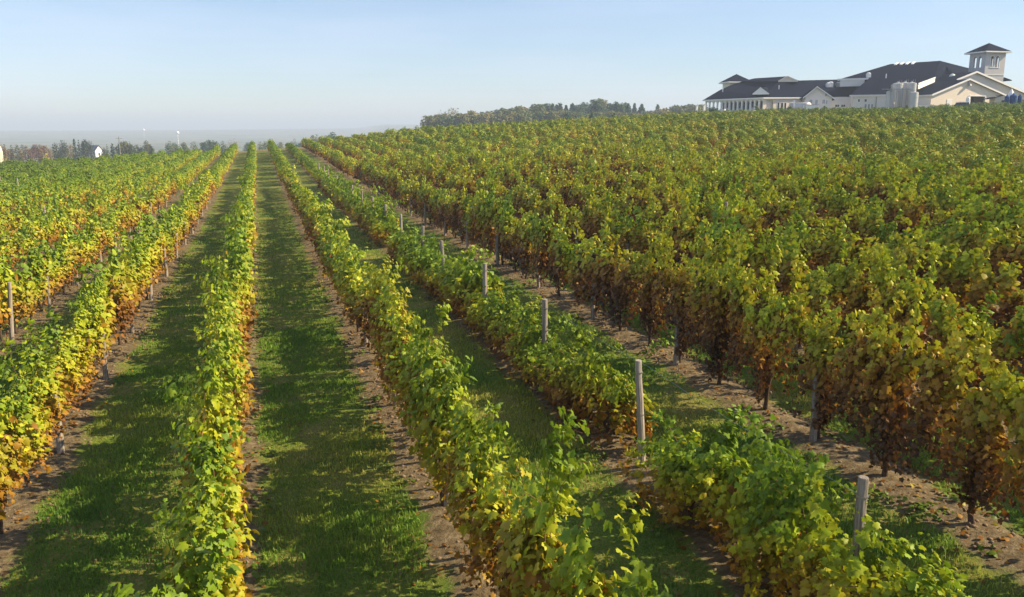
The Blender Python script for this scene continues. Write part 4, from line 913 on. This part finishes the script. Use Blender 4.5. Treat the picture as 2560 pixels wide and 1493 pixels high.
# left: trees and buildings beyond the field
c8 = lambda x, y: (x / 6.3, 320 + y / 6.3)
LEFT = [(45, 268, 110, 'round', .62, 'r'), (60, 246, 80, 'conifer', .12, 'd'), (110, 330, 120, 'round', .66, 'r'), (172, 268, 80, 'conifer', .15, 'd'), (190, 310, 110, 'round', .66, 'r'), (268, 272, 100, 'round', .2, 'd'), (300, 320, 110, 'round', .64, 'r'), (345, 268, 80, 'round', .3, 'd'), (420, 290, 120, 'round', .7, 'r'), (520, 268, 130, 'round', .78, 'r'), (610, 266, 130, 'round', .78, 'r'), (720, 285, 150, 'round', .70, 'r'), (790, 312, 90, 'round', .55, 'r'),
        (870, 246, 130, 'round', .14, 'd'), (985, 206, 130, 'round', .14, 'd'), (1070, 250, 100, 'round', .5, 'r'), (1160, 164, 110, 'conifer', .08, 'd'), (1228, 188, 90, 'conifer', .12, 'd'), (1325, 192, 140, 'round', .1, 'd'), (1412, 208, 110, 'round', .2, 'd'), (1640, 318, 110, 'round', .15, 'd'), (1680, 242, 66, 'conifer', .08, 'd'), (1762, 240, 110, 'conifer', .08, 'd'), (1820, 310, 70, 'round', .12, 'd'),
        (1935, 228, 46, 'bare', .7, 'b'), (2050, 272, 150, 'round', .16, 'd'), (2165, 268, 110, 'round', .3, 'd'), (2250, 282, 90, 'round', .2, 'd'), (2300, 255, 40, 'conifer', .1, 'd'), (2385, 264, 100, 'round', .14, 'd')]
for i, (x, y, w_, kd, tn, c) in enumerate(LEFT):
    px, py = c8(x, y); D = 330 + (i * 29 % 70)
    lab = {'r': 'reddish brown autumn tree', 'd': 'dark green conifer' if kd == 'conifer' else 'dark green leafy tree', 'b': 'pinkish half-bare tree'}[c] + (' in the far wood at the left edge' if x < 840 else (' in the dark clump left of the blue roof' if x < 1450 else (' just right of the blue-roofed house' if x < 1900 else ' in the low distant line beyond the left field')))
    tree(px, py, w_ / 6.3, D, kd, lab, tn, .42 if c == 'd' else .75, group='distant trees beyond the left field')
tree(*c8(712, 400), 17, 262, 'bush', 'bright yellow round bush behind the left field', .52, 2.2, group='bushes behind the left field'); tree(*c8(85, 440), 20, 255, 'bush', 'olive yellow bush at the far left edge', .46, 1.3, group='bushes behind the left field')
c5 = lambda x, y: (x / 3.5, 260 + y / 3.5); c6 = lambda x, y: (500 + x / 4.2, 300 + y / 4.2)
for f_, L_ in ((c5, [(1480, 328, 70), (1540, 345, 60), (1610, 338, 80), (1700, 334, 60), (1790, 322, 80), (1860, 338, 70), (1950, 330, 70)]), (c6, [(500, 240, 70), (620, 232, 60), (680, 228, 70), (830, 240, 70), (990, 205, 60), (1195, 165, 80), (1240, 158, 60), (1310, 170, 60), (1382, 136, 100)])):
    for x, y, w_ in L_:
        px, py = f_(x, y); tree(px, py, w_ / 3.8, 390 + rng.uniform(-20, 40), 'round', 'hazy green tree in the distant line behind the row ends', float(rng.uniform(.1, .4)), 1.0, group='distant trees behind the row ends')
for i in range(7):
    tree(float(rng.uniform(285, 860)), float(rng.uniform(350, 360)) + 2, float(rng.uniform(12, 30)), 370 + rng.uniform(0, 60), 'round', 'hazy green tree in the distant line behind the row ends', float(rng.uniform(.1, .45)), .8, group='distant trees behind the row ends')
px, py = c5(2040, 308); tree(px, py, 30, 300, 'bare', 'pinkish bare tree right behind the row ends', .75, 1.2, group='distant trees behind the row ends')
# house with blue roof
p = at(*c8(1490, 330), 400); zg = float(ground(p[0], p[1])); root = empty('house', (p[0], p[1], zg), R(-YAW - 22)); tag(root, 'white house with a slate blue roof among the distant trees', 'house')
rz_ = at(*c8(1510, 272), 400)[2] - zg; ez = at(*c8(1510, 345), 400)[2] - zg
b = MB(); b.box((0, 0, ez / 2), (5, 4, ez)); b.add([(2.501, -2, ez), (2.501, 2, ez), (2.501, 0, rz_ - .1), (-2.501, -2, ez), (-2.501, 2, ez), (-2.501, 0, rz_ - .1)], [(0, 1, 2), (5, 4, 3)]); b.build('wall', WHITEP, root)
b = MB(); slab(b, [(-2.8, -2.3, ez - .2), (2.8, -2.3, ez - .2), (2.8, 0, rz_), (-2.8, 0, rz_)], .2); slab(b, [(-2.8, 2.3, ez - .2), (-2.8, 0, rz_), (2.8, 0, rz_), (2.8, 2.3, ez - .2)], .2); b.build('roof', simple('slate_blue_roof', (.05, .075, .14), .7, .15, 1), root)
b = MB(); b.box((2.53, 0, ez * .8), (.06, .9, 1.2)); b.build('window', GLASS, root)
# pale silo at the left edge, water tower and long roofs far out on the plain
p = at(-2, 372, 300); zg = float(ground(p[0], p[1])); root = empty('silo', (p[0], p[1], zg)); tag(root, 'cream silo cut off by the left edge of the picture', 'silo'); hz = at(-2, 364, 300)[2] - zg; hc = at(-2, 381, 300)[2] - zg; r_ = 6.5 / (2560 * F) * 300
b = MB(); b.lathe((0, 0, 0), [(r_, 0), (r_, hc)], 18); b.build('body', CREAM, root); b = MB(); b.lathe((0, 0, hc), [(r_ * 1.05, 0), (r_ * .6, (hz - hc) * .8), (.1, hz - hc)], 18); b.build('cap', CREAM, root)
def farbox(px, pyt, w_, D, label, name, cat, m, tower_=False):
    p = at(px, pyt, D); zg = float(ground(p[0], p[1])); root = empty(name, (p[0], p[1], zg), R(-YAW)); tag(root, label, cat); h = p[2] - zg; wd = w_ / (2560 * F) * D; b = MB()
    if tower_:
        r_ = wd / 2; b.lathe((0, 0, h - 2.0 * r_), [(r_ * .15, 0), (r_ * .8, r_ * .3), (r_, r_), (r_ * .8, r_ * 1.65), (r_ * .1, r_ * 2)], 18); b.build('tank', m, root, True); b = MB(); b.tube([(0, 0, 0), (0, 0, h - 1.9 * r_)], r_ * .18, 10); b.build('stem', m, root)
    else:
        b.box((0, 0, (h - 2) / 2), (wd, wd * .3, h - 2)); b.build('wall', m, root); b = MB(); slab(b, [(-wd * .52, -wd * .17, h - 2), (wd * .52, -wd * .17, h - 2), (wd * .52, 0, h), (-wd * .52, 0, h)], .3); slab(b, [(-wd * .52, wd * .17, h - 2), (-wd * .52, 0, h), (wd * .52, 0, h), (wd * .52, wd * .17, h - 2)], .3); b.build('roof', m, root)
BRIGHT = simple('bright_white_paint', (.9, .9, .9), .5, .02, 1)
farbox(443.7, 328, 8, 1500, 'bright white water tower far out on the hazy plain', 'water_tower', 'water tower', BRIGHT, True)
farbox(358.6, 321.5, 7, 2600, 'small white dome standing far out in the haze', 'storage_dome', 'dome', BRIGHT, True)
farbox(705, 328.5, 58, 4000, 'long pale factory roof far out on the hazy plain', 'factory', 'factory', BRIGHT)
p = at(*c8(1888, 340), 330); zg = float(ground(p[0], p[1])); zt_ = at(*c8(1888, 140), 330)[2]; b = MB(); b.tube([(0, 0, 0), (0, 0, zt_ - zg)], .16, 8); b.box((0, 0, zt_ - zg - .6), (2.2, .12, .15)); o = b.build('utility_pole', POST); o.location = (p[0], p[1], zg); tag(o, 'tall pale utility pole right of the blue-roofed house', 'pole')

# ------------------------------------------------------------------ grass and litter
def blade_mesh(n, ymax, hmin, hmax, wd, r, dens_pow=1.0):
    y = 6 + (ymax - 6) * r.random(n) ** dens_pow; x = r.uniform(-.30, .95, n) * (y + 4)
    k = row_dist(x) + (vnoise(x, y, .8, 9) - .5) * .45
    ok = (k > .46 + .12 * r.random(n)) & (r.random(n) < 1 - .45 * np.exp(-((np.abs(row_dist(x) - .95)) / .16) ** 2)) & in_view(x, y, ground(x, y), 60, 60) & (r.random(n) < .25 + 1.1 * vnoise(x, y, 1.1, 12))
    x, y = x[ok], y[ok]; n = len(x); z = ground(x, y) - .01
    tall = .6 + .9 * vnoise(x, y, 1.6, 11); h = r.uniform(hmin, hmax, n) * tall; a = r.uniform(0, 6.283, n); lean = r.uniform(.1, .75, n)
    ca, sa = np.cos(a), np.sin(a); W_ = wd * r.uniform(.7, 1.3, n)
    p = np.stack([x, y, z], 1); dirv = np.stack([ca, sa, np.zeros(n)], 1); sd_ = np.stack([-sa, ca, np.zeros(n)], 1)
    v0 = p - sd_ * W_[:, None]; v1 = p + sd_ * W_[:, None]; m_ = p + dirv * (lean * h * .35)[:, None] + np.stack([0 * h, 0 * h, h * .65], 1)
    v2 = m_ + sd_ * W_[:, None] * .7; v3 = m_ - sd_ * W_[:, None] * .7; v4 = p + dirv * (lean * h)[:, None] + np.stack([0 * h, 0 * h, h * (1 - .3 * lean)], 1)
    V = np.stack([v0, v1, v2, v3, v4], 1).reshape(-1, 3); base = np.arange(n)[:, None] * 5
    L = (base + np.array([0, 1, 2, 3, 3, 2, 4])[None]).ravel(); Z = np.tile([4, 3], n)
    A = np.stack([np.clip(.6 * vnoise(x, y, .9, 13) + .4 * r.random(n), 0, 1), vnoise(x, y, 2.2, 14), r.random(n)], 1)
    return np_mesh('grass', V, L, Z, [GRASS], np.repeat(A, 5, 0))
GRASS = leaf_material('grass_blades', [(0, (.075, .175, .020)), (.28, (.14, .245, .026)), (.5, (.26, .30, .045)), (.72, (.38, .31, .09)), (1, (.46, .34, .16))], .36, (.55, .34), .2)
g = link('grass', blade_mesh(520000, 24, .03, .105, .006, rng, .8)); g.color = (.46, 1.22, 0, 1); tag(g, kind='stuff')
g = link('grass', blade_mesh(300000, 60, .04, .11, .013, rng, .75)); g.color = (.46, 1.22, 0, 1); tag(g, kind='stuff')
# fallen leaves and clods on the soil strips
n = 17000; y = 6 + 40 * rng.random(n) ** 1.3; k = rng.integers(-4, 9, n); x = RX0 + k * RS + rng.normal(0, .45, n); z = surf(x, y) + rng.uniform(.01, .05, n)
ok = in_view(x, y, z, 60, 60); x, y, z = x[ok], y[ok], z[ok]; n = len(x)
lm = leaves(np.stack([x, y, z], 1), rng.normal(0, .35, (n, 3)) + (0, 0, 1), rng.normal(0, 1, (n, 3)), rng.uniform(.03, .075, n), SHAPES[1], np.stack([rng.random(n), .75 + .25 * rng.random(n), rng.random(n) * .8], 1), None, [VINE], 'leaf_litter')
g = link('leaf_litter', lm); g.color = (.62, 1.0, 0, 1); tag(g, kind='stuff')
# broad-leaved weeds along the edges of the soil strips
nw = 1500; y = 6.5 + 38 * rng.random(nw) ** 1.2; k = rng.integers(-3, 8, nw); x = RX0 + k * RS + rng.choice([-1, 1], nw) * rng.normal(.52, .16, nw); ok = in_view(x, y, surf(x, y), 60, 60) & (vnoise(x, y, 1.7, 21) > .48); x, y = x[ok], y[ok]; nw = len(x)
rp = 16; R_ = rng.uniform(.08, .24, nw); ii = np.repeat(np.arange(nw), rp); th = rng.uniform(0, 6.283, nw * rp); q = np.sqrt(rng.random(nw * rp)); rr = R_[ii] * q
Pw_ = np.stack([x[ii] + rr * np.cos(th), y[ii] + rr * np.sin(th), surf(x, y)[ii] + .03 + R_[ii] * .9 * (1 - q) * rng.uniform(.4, 1.2, nw * rp)], 1)
lm = leaves(Pw_, np.stack([np.cos(th) * .5, np.sin(th) * .5, np.ones(nw * rp)], 1) + rng.normal(0, .3, (nw * rp, 3)), np.stack([np.cos(th), np.sin(th), 0 * th], 1), rng.uniform(.03, .085, nw * rp), SHAPES[1], np.stack([rng.random(nw * rp) * .3, np.zeros(nw * rp), rng.random(nw * rp) * .6], 1), None, [VINE], 'weeds')
g = link('weeds', lm); g.color = (.36, .72, .1, 1); tag(g, kind='stuff')
CLOD = simple('soil_clods', (.20, .14, .088), .95, .35, 6)
n = 9000; y = 6 + 26 * rng.random(n) ** 1.2; k = rng.integers(-3, 6, n); x = RX0 + k * RS + rng.normal(0, .36, n); ok = in_view(x, y, surf(x, y), 60, 60); x, y = x[ok], y[ok]; n = len(x)
oct_ = np.array([(1, 0, 0), (0, 1, 0), (-1, 0, 0), (0, -1, 0), (0, 0, .8), (0, 0, -.6)]); V = (oct_[None] * rng.uniform(.012, .05, (n, 1, 1)) * rng.uniform(.7, 1.3, (n, 6, 1)) + np.stack([x, y, surf(x, y) + .01], 1)[:, None]).reshape(-1, 3)
tri = np.array([0, 1, 4, 1, 2, 4, 2, 3, 4, 3, 0, 4, 1, 0, 5, 2, 1, 5, 3, 2, 5, 0, 3, 5]); L = (np.arange(n)[:, None] * 6 + tri[None]).ravel()
g = link('soil_clods', np_mesh('soil_clods', V, L, np.full(8 * n, 3), [CLOD])); tag(g, kind='stuff')

# ------------------------------------------------------------------ haze
hm, hn, hl_ = mat('haze'); pv = hn.new('ShaderNodeVolumePrincipled'); pv.inputs['Color'].default_value = (.70, .83, 1.0, 1); pv.inputs['Density'].default_value = .00046; pv.inputs['Anisotropy'].default_value = .0
ho = hn.new('ShaderNodeOutputMaterial'); hl_.new(pv.outputs[0], ho.inputs['Volume'])
b = MB(); zlo = float(GZ.min()) - 1; zhi = 62.0; b.box((0, 2000, (zlo + zhi) / 2), (33000, 37000, zhi - zlo)); o = b.build('haze', hm); tag(o, kind='stuff')
